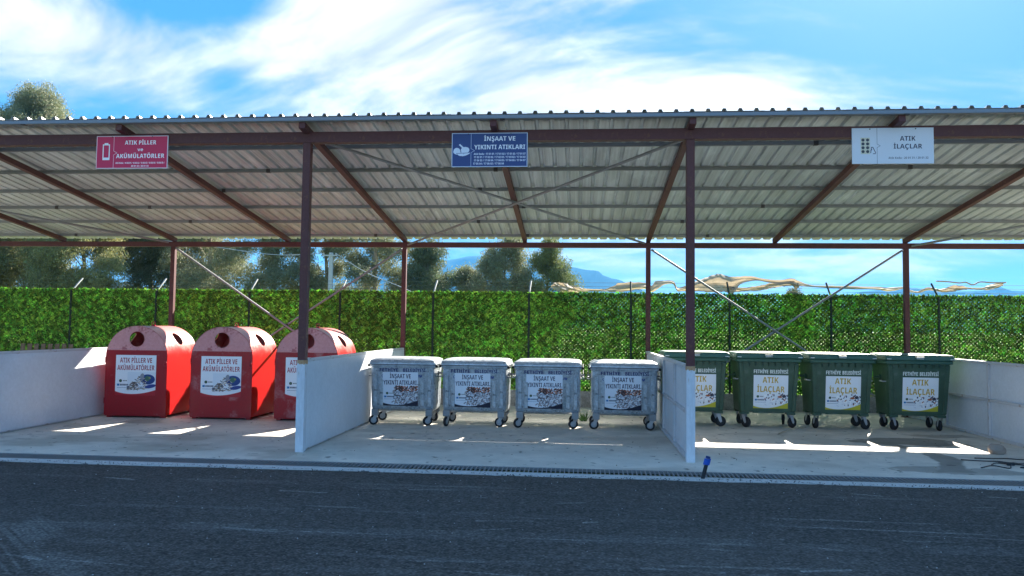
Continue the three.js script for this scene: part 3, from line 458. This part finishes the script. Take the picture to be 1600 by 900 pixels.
// ------------------------------------------------------------------ green plastic four-wheeled containers
{
  const body = loft([rrect(1.04, 0.66, 0.06, 0.315, -0.53), rrect(1.10, 0.72, 0.06, 0.325, -0.53), rrect(1.125, 0.76, 0.06, 0.60, -0.525), rrect(1.205, 0.90, 0.06, 1.345, -0.52)], 0.5);
  const rim = loft([rrect(1.215, 0.91, 0.06, 1.335, -0.52), rrect(1.285, 0.99, 0.06, 1.345, -0.52), rrect(1.295, 1.0, 0.06, 1.40, -0.52), rrect(1.27, 0.98, 0.06, 1.412, -0.52)], 0.4);
  const lid = loft([rrect(1.32, 1.04, 0.05, 1.414, -0.52), rrect(1.335, 1.055, 0.05, 1.425, -0.52), rrect(1.315, 1.035, 0.05, 1.495, -0.52), rrect(1.27, 0.99, 0.06, 1.522, -0.52), rrect(0.9, 0.6, 0.1, 1.535, -0.52)], 0.35);
  const text = stencil([['FETHİYE', 128, 54, 244, 84], ['BELEDİYESİ', 420, 54, 300, 84]], '#e8eee9', 576, 104);
  const mMark = M({ color: lin(0.70, 0.72, 0.70), roughness: 0.5 });
  const spots = [[6.735, -4.12, 0.0, 'green plastic waste container half hidden behind the front post', 0.05], [8.175, -4.12, 0.0, 'green plastic waste container, second from the framed partition', 0.03], [9.615, -4.13, 0.0, 'green plastic waste container, third from the framed partition', -0.02], [11.10, -4.13, -0.01, 'green plastic waste container nearest the right hand wall', 0.0]];
  reseed(47);
  spots.forEach(([x, z, a, label, pox], i) => {
    const t = thing('green_container', label, 'waste container', [x, 0, z], a, 'green containers');
    part('body', body, mGreenPlastic, t); part('rim', rim, mGreenLid, t); part('lid', lid, mGreenLid, t);
    for (const sx of [-1, 1]) { part('corner_column', uvm(rbox(0.085, 0.98, 0.04, 0.015, 0, 0, 0, 3).rotateX(0.098).rotateZ(-sx * 0.045)), mGreenPlastic, t).position.set(sx * 0.525, 0.83, -0.125); }
    for (let k = 0; k < 9; k++) part('rim_rib', uvm(rbox(0.014, 0.075, 0.05, 0.004)), mGreenPlastic, t).position.set(-0.52 + k * 0.13, 1.30, -0.062);
    part('bottom_lip', uvm(rbox(0.62, 0.026, 0.03, 0.008)), mGreenPlastic, t).position.set(0, 0.318, -0.165);
    const h = part('grip', uvm(rbox(0.17, 0.055, 0.03, 0.008)), mGreenLid, t); h.position.set(-0.02, 1.462, 0.016);
    part('grip_mark', [rbox(0.14, 0.012, 0.006, 0.002, 0, 0.014, 0.016), rbox(0.14, 0.012, 0.006, 0.002, 0, -0.012, 0.016)], mMark, h);
    for (const s of [-1, 1]) {
      part('corner_mark', uvm(rbox(0.08, 0.014, 0.008, 0.002)), mMark, t).position.set(s * 0.60, 1.44, 0.008);
      part('trunnion', [rod(V(s * 0.585, 1.05, -0.52), V(s * 0.71, 1.05, -0.52), 0.022, 12), rod(V(s * 0.58, 1.05, -0.52), V(s * 0.62, 1.05, -0.52), 0.055, 12)], mGreenPlastic, t);
      part('side_handle', tube([V(s * 0.57, 0.98, -0.22), V(s * 0.635, 0.98, -0.24), V(s * 0.635, 0.98, -0.42), V(s * 0.57, 0.98, -0.44)], 0.013, 20, 7), mRim, t);
      part('lid_arm', uvm(bar(V(s * 0.665, 1.45, -0.98), V(s * 0.665, 1.34, -0.52), 0.02, 0.06)), mGreenLid, t);
    }
    // the front leans back by about five degrees
    part('poster', new THREE.PlaneGeometry(0.685, 0.68).rotateX(0.099), mPill, t).position.set(0.035 + pox * 0.3, 0.735, -0.1262);
    part('lettering', new THREE.PlaneGeometry(0.70, 0.128).rotateX(0.099), text, t).position.set(0.03 + pox * 0.3, 1.146, -0.0860);
    for (const [cx, cz] of [[-0.46, -0.26], [0.46, -0.26], [-0.46, -0.80], [0.46, -0.80]]) {
      part('wheel_mount', uvm(rbox(0.17, 0.05, 0.17, 0.01, cx, 0.295, cz)), mGreenPlastic, t);
      caster(t, cx, cz, 0.275, 0.108, rr(-0.9, 0.9) + (rnd() < 0.5 ? 1.2 : 0), 0.052, true);
    }
    part('lid_hinge', [rod(V(-0.6, 1.43, -1.045), V(0.6, 1.43, -1.045), 0.016, 8)], mGreenLid, t);
  });
}

// ------------------------------------------------------------------ fence of artificial greenery
const FZ = -7.8;
{
  const t = thing('hedge_fence', 'tall wire fence covered with woven artificial green leaves', 'fence', [0, 0, FZ]);
  part('plinth', uvm(box(60, 0.46, 0.16, 3, 0.16, -0.02)), M({ map: galvMap, color: lin(0.62, 0.58, 0.52), roughness: 0.9, bumpMap: grain, bumpScale: 0.004 }), t);
  const mPost = M({ color: lin(0.016, 0.035, 0.022), roughness: 0.7 }), mArm = M({ color: lin(0.30, 0.31, 0.30), roughness: 0.6, metalness: 0.3 });
  const posts = []; for (let x = -24.4; x < 33; x += 2.49) posts.push(x + 0.11 + (h2(Math.round(x * 7), 2) - 0.5) * 0.12);
  for (const x of posts) {
    const p = part('fence_post', uvm(rod(V(x, 0.35, 0.015), V(x, 2.84, 0.015), 0.032, 10)), mPost, t);
    part('wire_arm', uvm(rod(V(x, 2.82, 0.015), V(x + 0.02, 3.19, -0.40), 0.024, 8)), x < 3.5 ? mArm : mPost, p);
  }
  for (let k = 0; k < 3; k++) part('barbed_wire', [rod(V(-25, 2.95 + k * 0.105, -0.195 - k * 0.105), V(33, 2.95 + k * 0.105, -0.195 - k * 0.105), 0.0035, 4)], mPost, t);
  // blades twisted into the two diagonal wires of a mesh; they let some sun through
  const blade = []; reseed(61);
  for (let k = 0; k < 12; k++) {
    const L = rr(0.042, 0.066), w = rr(0.014, 0.021), g = new THREE.BufferGeometry();
    g.setAttribute('position', new THREE.Float32BufferAttribute([0, 0, 0, w / 2, L * 0.5, 0.004, 0, L, 0, 0, 0, 0, 0, L, 0, -w / 2, L * 0.5, 0.004], 3)); g.computeVertexNormals();
    g.setAttribute('uv', new THREE.Float32BufferAttribute(new Float32Array(12), 2));
    g.rotateX(rr(-0.3, 0.8)).rotateZ((k % 2) * Math.PI + rr(-0.8, 0.8)).rotateX(rr(-0.3, 0.3)).translate(rr(-0.01, 0.01), rr(-0.01, 0.01), rr(-0.01, 0.012)); blade.push(g);
  }
  const tuft = join(blade), mLeaf = new THREE.MeshPhysicalMaterial({ color: lin(1, 1, 1), roughness: 0.7, transmission: 0.42, thickness: 0, side: THREE.DoubleSide, ior: 1.3 });
  const PW = 2.49, HT = 2.44, pitch = 0.068, m4 = new THREE.Matrix4(), q = new THREE.Quaternion(), eu = new THREE.Euler(), col = new THREE.Color();
  for (let pi = 0; pi + 1 < posts.length; pi++) {
    const x0 = posts[0] + pi * PW, list = [];
    for (const dir of [-1, 1]) for (let c = -HT; c < PW + HT; c += pitch * 1.414 / 1.0) for (let s = 0; s < HT * 1.414; s += 0.036) {
      const x = c + dir * s * 0.707 + (dir < 0 ? HT / 2 : -HT / 2) + HT * 0.0, y = s * 0.707; if (x < 0 || x > PW || y > HT) continue; list.push([x0 + x, 0.40 + y, -dir * Math.PI / 4]);
    }
    for (let x = 0; x < PW; x += 0.022) list.push([x0 + x, 0.40 + HT + rr(-0.015, 0.03), rr(-1.5, 1.5)]);
    const im = new THREE.InstancedMesh(tuft, mLeaf, list.length); im.name = 'leaf_panel'; im.castShadow = im.receiveShadow = true; im.userData.kind = 'stuff';
    list.forEach(([x, y, turn], k) => {
      eu.set(rr(-0.25, 0.25), rr(-0.25, 0.25), turn + rr(-0.25, 0.25)); q.setFromEuler(eu); const s = rr(0.85, 1.25) * (fbm(x * 1.3, y * 1.3, 3) * 0.2 + 0.90);
      m4.compose(V(x + rr(-0.005, 0.005), y + rr(-0.005, 0.005), rr(-0.02, 0.02)), q, V(s, s, s)); im.setMatrixAt(k, m4);
      const b = (0.34 + 2.0 * Math.pow(rnd(), 2.6)) * (0.85 + 0.3 * fbm(x * 0.8, y * 2, 3)); im.setColorAt(k, col.setRGB(0.185 * b * rr(0.6, 1.5), 0.400 * b, 0.055 * b));
    });
    t.add(im);
  }
}
// ------------------------------------------------------------------ torn shade cloth caught on the wire
{
  const mCloth = new THREE.MeshPhysicalMaterial({ map: tex(256, 256, (u, v) => { const a = fbmT(u, v, 6, 4), b = fbmT(u, v, 50, 2), k = 0.85 + 0.35 * (a - 0.5) + 0.25 * (b - 0.5); return S([0.56 * k, 0.46 * k, 0.32 * k]); }), roughness: 0.9, transmission: 0.30, thickness: 0, side: THREE.DoubleSide });
  function ribbon(pts, sd, puff = 0.10) { // [x, top, bottom]
    const top = new THREE.CatmullRomCurve3(pts.map(([x, a]) => V(x, a, 0)), false, 'centripetal'), bot = new THREE.CatmullRomCurve3(pts.map(([x, , b]) => V(x, b, 0)), false, 'centripetal');
    const n = pts.length * 14, m = 12, g = new THREE.PlaneGeometry(1, 1, n, m), p = g.attributes.position;
    for (let j = 0; j <= m; j++) for (let i = 0; i <= n; i++) {
      const u = i / n, v = j / m, a = top.getPoint(u), b = bot.getPoint(u), w = Math.max(0.02, a.y - b.y), k = j * (n + 1) + i;
      const fold = Math.sin(v * 6.3 + u * 9 + sd) * 0.5 + Math.sin(v * 11 - u * 23 + sd * 2) * 0.3 + (fbm(u * 14 + sd, v * 3, 4) - 0.5) * 1.6, rag = (fbm(u * 40 + sd, v > 0.5 ? 3 : 9, 3) - 0.5) * w * 0.22 * Math.abs(v - 0.5) * 2;
      p.setXYZ(k, a.x * (1 - v) + b.x * v + (fbm(u * 20, v * 4 + sd, 3) - 0.5) * 0.06, a.y * (1 - v) + b.y * v + rag, (v - 0.5) * w * 0.9 + fold * puff * Math.min(1, w * 5));
    }
    g.computeVertexNormals(); return g.translate(0, 0, -8.15);
  }
  const px = (x) => 3.628 + (x - 862) * (14.846 - 3.628) / 708 + 0.18 * Math.sin((x - 862) / 708 * Math.PI), py = (y, x) => 3.031 + (449 - y) * 0.0166 + (x - 862) * 0.00021;
  const C = (l) => l.map(([x, a, b]) => [px(x), py(a, x), py(b, x)]);
  const a = thing('torn_cloth', 'torn beige shade cloth bunched at the left end of the wire above the fence', 'cloth', [0, 0, 0], 0, 'torn cloth on the fence wire');
  part('strip', ribbon(C([[861, 446, 450], [868, 440, 453], [880, 442, 458], [893, 446, 459], [908, 450, 458], [925, 452, 456], [947, 452, 456]]), 1), mCloth, a);
  const b = thing('torn_cloth', 'long torn beige shade cloth billowing over the wire behind the front post', 'cloth', [0, 0, 0], 0, 'torn cloth on the fence wire');
  part('strip', ribbon(C([[945, 452, 456], [958, 447, 457], [966, 443, 458], [985, 441, 455], [1008, 442, 453], [1018, 446, 457], [1024, 440, 455], [1036, 439, 446], [1050, 440, 446], [1057, 450, 457], [1066, 449, 456], [1080, 443, 456], [1094, 438, 457], [1108, 433, 458], [1124, 430, 459], [1142, 432, 459], [1152, 434, 448], [1172, 434, 441], [1195, 438, 444], [1215, 440, 446], [1232, 437, 447], [1246, 441, 450], [1262, 447, 451], [1300, 449, 453], [1340, 450, 455], [1372, 451, 456], [1386, 452, 458], [1412, 451, 454]]), 2), mCloth, b);
  part('loose_strip', ribbon(C([[1138, 448, 459], [1160, 451, 457], [1185, 448, 456], [1205, 444, 452], [1222, 443, 450], [1238, 441, 449]]), 5, 0.06).translate(0, 0, 0.06), mCloth, b);
  part('hanging_end', ribbon(C([[1234, 444, 449], [1239, 447, 455], [1244, 443, 450]]), 8, 0.04).translate(0, 0, 0.08), mCloth, b);
  const c = thing('torn_cloth', 'thin torn beige shade cloth strung at the right end of the wire', 'cloth', [0, 0, 0], 0, 'torn cloth on the fence wire');
  part('strip', ribbon(C([[1420, 455, 459], [1433, 458, 461], [1450, 452, 457], [1470, 455, 460], [1488, 450, 459], [1500, 450, 457], [1515, 453, 456], [1535, 453, 457], [1550, 449, 456], [1568, 445, 450]]), 3), mCloth, c);
  part('frayed_rope', tube([[1462, 443], [1480, 444], [1500, 446], [1508, 445], [1520, 449], [1530, 445], [1550, 446], [1572, 446]].map(([x, y]) => V(px(x), py(y, x), -8.15)), 0.018, 60, 6), mCloth, c);
}

// ------------------------------------------------------------------ small things on the ground
{
  const t = thing('wooden_pallet', 'weathered wooden pallet standing on edge behind the left wall', 'pallet', [-9.68, 0, -7.35], 0.03);
  const mWood = M({ map: tex(256, 256, (u, v) => { const g = fbm(u * 30, v * 3, 4), k = 0.7 + 0.6 * g; return S([0.20 * k, 0.15 * k, 0.105 * k]); }), roughness: 0.9 });
  for (let k = 0; k < 8; k++) part('slat', uvm(rbox(0.125, 1.40 + 0.03 * h2(k, 4), 0.02, 0.003, -0.66 + k * 0.188, 0.70, 0), 1, k * 0.3), mWood, t).rotation.x = -0.06;
  for (const y of [0.12, 0.66, 1.18]) part('bearer', uvm(rbox(1.46, 0.10, 0.07, 0.004, 0, y, -0.05 - y * 0.06)), mWood, t);
}
{
  const t = thing('pipe_stub', 'black pipe stub with blue cap standing at the kerb', 'pipe', [5.99, 0, 1.30], 0);
  part('pipe', uvm(rod(V(-0.02, -0.02, 0), V(0.035, 0.20, 0), 0.026, 16)), M({ color: lin(0.015, 0.017, 0.02), roughness: 0.5 }), t);
  const mBlue = M({ color: lin(0.01, 0.10, 0.52), roughness: 0.35 }), a = V(0.032, 0.19, 0), d = V(0.055, 0.22, 0).normalize();
  const cap = part('cap', uvm(rod(a, a.clone().addScaledVector(d, 0.075), 0.039, 20)), mBlue, t);
  const ribs = []; for (let k = 0; k < 14; k++) { const an = k / 14 * 6.283; ribs.push(rod(a.clone().add(V(Math.cos(an) * 0.038, 0, Math.sin(an) * 0.038)), a.clone().addScaledVector(d, 0.08).add(V(Math.cos(an) * 0.038, 0, Math.sin(an) * 0.038)), 0.006, 5)); }
  part('cap_ribs', ribs, mBlue, cap); part('plug', uvm(rod(a.clone().addScaledVector(d, 0.085), a.clone().addScaledVector(d, 0.112), 0.030, 16)), M({ color: lin(0.008, 0.03, 0.16), roughness: 0.4 }), t);
}
{
  const g = new THREE.IcosahedronGeometry(0.12, 3), p = g.attributes.position; for (let i = 0; i < p.count; i++) { const v = V(p.getX(i), p.getY(i), p.getZ(i)); v.multiplyScalar(0.85 + 0.35 * fbm(v.x * 14 + 5, v.y * 14 + v.z * 9, 3)); p.setXYZ(i, v.x * 1.15, Math.max(-0.065, v.y * 0.85), v.z * 0.8); } g.computeVertexNormals();
  const o = single('stone', uvm(g.translate(0, 0.065, 0)), M({ color: lin(0.34, 0.27, 0.22), roughness: 0.95, bumpMap: grain, bumpScale: 0.006 }), 'small brownish stone lying on the pad beside the right hand wall', 'stone'); o.position.set(11.17, 0, -1.55);
  const mCable = M({ color: lin(0.02, 0.022, 0.026), roughness: 0.6 }); reseed(77);
  const t = thing('cable', 'tangle of thin black cables on the pad at the far right', 'cable');
  const runs = [[[10.25, -0.80], [10.5, -0.66], [10.75, -0.72], [10.9, -0.5], [11.2, -0.55], [11.6, -0.35], [12.4, -0.4]], [[10.55, -1.0], [10.8, -0.93], [11.05, -1.02], [11.3, -0.86], [11.7, -0.95], [12.3, -0.8]], [[10.2, -0.1], [10.45, -0.25], [10.6, -0.12], [10.72, -0.3], [10.8, -0.45], [10.62, -0.5], [10.5, -0.4]], [[10.7, -0.6], [10.95, -0.3], [10.8, -0.2], [11.05, -0.12], [11.4, -0.1]]];
  for (const r of runs) part('strand', tube(r.map(([x, z], i) => V(x, 0.010 + (i % 2) * 0.010, z)), 0.008, 70, 6), mCable, t);
  part('connector', rbox(0.11, 0.045, 0.05, 0.01, 10.78, 0.026, -0.42), mCable, t);
  single('stick', tube([V(8.15, 0.012, -3.36), V(8.4, 0.03, -3.75), V(8.62, 0.035, -4.02), V(8.98, 0.012, -4.5)], 0.011, 20, 6), M({ color: lin(0.42, 0.35, 0.25), roughness: 0.9 }), 'pale dry stick on the pad before the second green container', 'stick');
}
{ // dry leaves, tar crumbs and grit
  const bits = (name, label, cat, n, fn, geo, m) => { const im = new THREE.InstancedMesh(geo, m, n); im.name = name; im.userData = { kind: 'stuff', label, category: cat }; im.castShadow = im.receiveShadow = true; const m4 = new THREE.Matrix4(), q = new THREE.Quaternion(); for (let k = 0; k < n; k++) { const [x, y, z, s] = fn(k); q.setFromEuler(new THREE.Euler(rr(-0.4, 0.4), rr(0, 6), rr(-0.4, 0.4))); m4.compose(V(x, y, z), q, V(s * rr(0.7, 1.5), s * rr(0.5, 1), s * rr(0.7, 1.3))); im.setMatrixAt(k, m4); } scene.add(im); };
  reseed(91);
  const chip = new THREE.IcosahedronGeometry(1, 0), mTar = M({ color: lin(0.03, 0.03, 0.033), roughness: 0.9 }), mDry = M({ color: lin(0.14, 0.10, 0.06), roughness: 0.95 });
  bits('tar_crumbs', 'black asphalt crumbs scattered along the kerb strip and grating', 'crumbs', 900, () => { const x = rr(-8, 14), c = sm(0.45, 0.7, fbm(x * 0.8, 3, 4)); return [x, 0.008, 1.44 + (rnd() - 0.5) * 0.12 - c * rnd() * 0.12, rr(0.003, 0.009)]; }, chip, mTar);
  bits('dry_litter', 'dry leaf bits and grit lying on the concrete pad', 'litter', 420, () => { const x = rr(-7, 13), z = rr(-6.5, 0.7); return [x, 0.004, z, rr(0.004, 0.016)]; }, new THREE.BoxGeometry(1.6, 0.35, 0.8), mDry);
  bits('road_grit', 'pale grit and dust specks strewn on the asphalt road', 'grit', 500, () => [rr(-8, 16), 0.004, 1.6 + Math.pow(rnd(), 1.5) * 7, rr(0.003, 0.008)], chip, M({ color: lin(0.35, 0.34, 0.33), roughness: 0.9 }));
  const t = thing('weed', 'small green weed growing behind the third galvanised container', 'plant', [4.46, 0, -4.75]);
  const leaf = []; for (let k = 0; k < 26; k++) { const g = new THREE.ConeGeometry(0.018, rr(0.12, 0.26), 4).scale(1, 1, 0.25); g.translate(0, 0.09, 0).rotateZ(rr(-0.9, 0.9)).rotateY(rr(0, 6.28)).translate(rr(-0.06, 0.06), 0.02, rr(-0.06, 0.06)); leaf.push(g); }
  part('leaves', leaf, M({ color: lin(0.06, 0.14, 0.03), roughness: 0.8 }), t);
}

// ------------------------------------------------------------------ trees beyond the fence
{
  const mBark = M({ map: tex(256, 256, (u, v) => { const a = fbm(u * 8, v * 2, 4), k = 0.6 + 0.8 * a; return S([0.30 * k, 0.26 * k, 0.21 * k]); }), roughness: 0.95 });
  reseed(101);
  const leaves = []; for (let k = 0; k < 16; k++) { const L = rr(0.16, 0.30), w = rr(0.045, 0.075), g = new THREE.BufferGeometry(); g.setAttribute('position', new THREE.Float32BufferAttribute([0, 0, 0, w / 2, -L * 0.45, 0.01, 0, -L, 0, 0, 0, 0, 0, -L, 0, -w / 2, -L * 0.45, 0.01], 3)); g.computeVertexNormals(); g.setAttribute('uv', new THREE.Float32BufferAttribute(new Float32Array(12), 2)); g.rotateX(rr(-0.9, 0.9)).rotateZ(rr(-0.9, 0.9)).rotateY(rr(0, 6.28)).translate(rr(-0.32, 0.32), rr(-0.3, 0.35), rr(-0.32, 0.32)); leaves.push(g); }
  const spray = join(leaves), mLeaf = new THREE.MeshPhysicalMaterial({ color: lin(1, 1, 1), roughness: 0.75, transmission: 0.42, thickness: 0, side: THREE.DoubleSide, ior: 1.3 });
  // a tree of unit-free metres: height H, crown radius R; the crown is made of clumps carried by limbs
  function tree(name, label, x, z, H, R, sd, tint, low = 0.22) {
    reseed(sd * 131 + 7);
    const t = thing(name, label, 'tree', [x, -0.06, z], 0, 'trees beyond the fence'), wood = [], clumps = [];
    const lean = rr(-0.04, 0.04), trunk = [V(0, 0, 0), V(lean * H * 0.4, H * 0.35, rr(-0.3, 0.3)), V(lean * H, H * 0.66, rr(-0.4, 0.4)), V(lean * H * 1.2, H * 0.93, rr(-0.4, 0.4))], tc = new THREE.CatmullRomCurve3(trunk);
    for (let k = 0; k < 9; k++) wood.push(rod(tc.getPoint(k / 9), tc.getPoint((k + 1) / 9), H * 0.018 * (1 - k / 9.5) + 0.02, 8, H * 0.018 * (1 - (k + 1) / 9.5) + 0.02));
    const n = Math.round(20 + H * 1.8);
    for (let k = 0; k < n; k++) {
      const f = low + (1 - low) * Math.pow((k + rnd()) / n, 0.85), o = tc.getPoint(Math.min(1, f * 0.95)), a = rr(0, 6.28), shape = Math.pow(Math.sin(Math.PI * Math.min(0.97, (f - low) / (1 - low) * 0.80 + 0.17)), 0.7), d = R * shape * Math.sqrt(rr(0.10, 1.0)) * rr(0.75, 1.1);
      const c = V(o.x + Math.cos(a) * d, H * f * 0.97 + rr(-0.3, 0.4), o.z + Math.sin(a) * d); clumps.push([c, R * rr(0.20, 0.36) + 0.25]);
      const s = tc.getPoint(Math.max(0.05, f * 0.95 - 0.12)); if (k % 2 === 0) wood.push(rod(s, c, 0.045, 5, 0.015));
    }
    part('trunk', wood.map((g) => uvm(g)), mBark, t);
    const list = []; for (const [c, r] of clumps) { const m = Math.round(26 + r * r * 62); for (let k = 0; k < m; k++) { const a = rr(0, 6.28), u = rr(-1, 1), q = Math.sqrt(1 - u * u), d = r * Math.pow(rnd(), 0.42); list.push([c.x + Math.cos(a) * q * d, c.y + u * d * 0.85 - (rnd() < 0.2 ? rr(0, 0.5) : 0), c.z + Math.sin(a) * q * d]); } }
    const im = new THREE.InstancedMesh(spray, mLeaf, list.length), m4 = new THREE.Matrix4(), q = new THREE.Quaternion(), col = new THREE.Color(); im.name = 'crown'; im.castShadow = im.receiveShadow = true; im.userData.kind = 'stuff';
    list.forEach((p, k) => { q.setFromEuler(new THREE.Euler(rr(-0.5, 0.5), rr(0, 6.28), rr(-0.5, 0.5))); const s = rr(0.8, 1.3); m4.compose(V(...p), q, V(s, s, s)); im.setMatrixAt(k, m4); const b = rr(0.7, 1.3); im.setColorAt(k, col.setRGB(tint[0] * b * rr(0.9, 1.15), tint[1] * b, tint[2] * b)); });
    t.add(im);
  }
  const olive = [0.30, 0.31, 0.125], grey = [0.25, 0.275, 0.155], deep = [0.15, 0.19, 0.10], pine = [0.18, 0.22, 0.085];
  tree('eucalyptus_tree', 'very tall tree whose crown rises above the roof at far left', -41.8, -50, 22.3, 4.4, 1, grey, 0.3);
  tree('eucalyptus_tree', 'tall tree at the left edge with its top just above the roof', -48.6, -52, 20.6, 4.2, 2, olive, 0.2);
  tree('eucalyptus_tree', 'broad light olive tree beside the left edge behind the leaf fence', -38.2, -47, 15.0, 4.2, 3, olive, 0.06);
  tree('eucalyptus_tree', 'bushy olive tree at the left edge below the tall one', -44.2, -46, 13.0, 4.4, 4, olive, 0.05);
  tree('eucalyptus_tree', 'pale olive tree between the left edge and the dark green tree', -33.6, -44, 12.2, 3.4, 15, olive, 0.03);
  tree('eucalyptus_tree', 'small grey green tree filling the gap right of the dark green one', -28.6, -53, 12.4, 3.0, 16, grey, 0.03);
  tree('pine_tree', 'dark green tree just left of the leftmost rear post', -32.6, -52, 15.2, 3.9, 5, deep, 0.05);
  tree('eucalyptus_tree', 'grey green tree just right of the leftmost rear post', -25.6, -48, 15.6, 3.6, 6, grey, 0.06);
  tree('eucalyptus_tree', 'slim grey green tree left of the left front post', -20.7, -49, 14.2, 2.3, 7, grey, 0.05);
  tree('eucalyptus_tree', 'narrow grey green tree behind the concrete utility pole', -16.6, -51, 13.6, 2.0, 8, grey, 0.05);
  tree('eucalyptus_tree', 'tall airy tree left of the second rear post', -12.5, -50, 14.4, 2.7, 9, grey, 0.05);
  tree('eucalyptus_tree', 'rounded tree right of the second rear post with sky over it', -7.7, -50, 8.9, 2.3, 10, deep, 0.04);
  tree('eucalyptus_tree', 'low tree sloping down toward the gap of sky', -4.9, -51, 6.7, 1.7, 11, grey, 0.04);
  tree('eucalyptus_tree', 'left one of the two trees by the distant mountain', -1.3, -50, 9.2, 2.5, 12, grey, 0.04);
  tree('pine_tree', 'darker right one of the two trees by the distant mountain', 1.7, -50, 9.0, 2.3, 13, pine, 0.04);
  tree('shrub_tree', 'small far shrub just above the fence before the right hills', 26.5, -68, 5.9, 1.6, 14, deep, 0.2);
}
{ // utility pole and its lines
  const t = thing('utility_pole', 'pale concrete utility pole standing among the trees', 'pole', [-14.45, 0, -45]);
  const mConc = M({ color: lin(0.52, 0.52, 0.50), roughness: 0.9, bumpMap: grain, bumpScale: 0.004 });
  part('shaft', uvm(loft([rrect(0.40, 0.40, 0.04, -0.1, 0, 2), rrect(0.26, 0.26, 0.03, 7.5, 0, 2)], 0.5)), mConc, t);
  part('crossarm', uvm(box(1.15, 0.09, 0.09, -0.05, 7.28, 0.16)), mConc, t);
  for (const x of [-0.52, 0.0, 0.42]) part('insulator', new THREE.LatheGeometry([[0.001, 0], [0.03, 0], [0.055, 0.03], [0.04, 0.07], [0.055, 0.10], [0.02, 0.15], [0.001, 0.15]].map(([a, b]) => new THREE.Vector2(a, b)), 10).translate(x, 7.325, 0.16), M({ color: lin(0.5, 0.48, 0.45), roughness: 0.3 }), t);
  const mWire = M({ color: lin(0.50, 0.50, 0.50), roughness: 0.6 });
  single('overhead_wire', tube([V(-36, 9.4, -45), V(-24, 7.95, -44.9), V(-18.5, 7.30, -44.85), V(-14.97, 7.42, -44.84)], 0.028, 40, 5), mWire, 'pale overhead wire running left from the utility pole', 'wire');
  single('overhead_wire', tube([V(-14.03, 7.42, -44.84), V(-11.5, 5.95, -44.4), V(-8.6, 4.8, -44), V(-5.6, 3.5, -43.5), V(-3.5, 2.6, -43)], 0.028, 40, 5), mWire, 'pale overhead wire slanting down right from the utility pole', 'wire');
}
{ // mountains
  function ridge(name, x0, x1, z, depth, prof, sd) {
    const n = 160, m = 34, g = new THREE.PlaneGeometry(1, 1, n, m), p = g.attributes.position;
    for (let j = 0; j <= m; j++) for (let i = 0; i <= n; i++) {
      const u = i / n, v = j / m, x = x0 + (x1 - x0) * u; let k = 0; while (k + 2 < prof.length && x > prof[k + 1][0]) k++;
      const [xa, ya] = prof[k], [xb, yb] = prof[k + 1], h = ya + (yb - ya) * Math.min(1, Math.max(0, (x - xa) / (xb - xa))), f = 1 - Math.abs(v - 0.5) * 2;
      const y = h * Math.pow(f, 0.8) * (0.94 + 0.06 * fbm(u * 30 + sd, v * 6, 4)) * (f > 0.98 ? 1 : 0.72 + 0.5 * fbm(u * 16 + sd, v * 5, 5)) + (f > 0.98 ? 14 * (fbm(u * 40 + sd, 1, 3) - 0.5) : 0);
      p.setXYZ(j * (n + 1) + i, x, y - 2, z + (v - 0.5) * depth);
    }
    g.computeVertexNormals(); structure(name, g, new THREE.MeshPhysicalMaterial({ color: lin(0.035, 0.055, 0.040), roughness: 1, specularIntensity: 0, side: THREE.DoubleSide }));
  }
  ridge('mountain', -4200, 1300, -6000, 2600, [[-4200, 220], [-2600, 330], [-1500, 480], [-820, 590], [-51, 500], [164, 446], [363, 372], [620, 250], [1000, 120], [1300, 0]], 3);
  ridge('hills', 1000, 6500, -6000, 2400, [[1000, 0], [1500, 140], [1930, 252], [2147, 312], [2404, 342], [2544, 348], [2775, 328], [3324, 334], [4200, 420], [5400, 300], [6500, 0]], 8);
}

renderer.render(scene, camera);
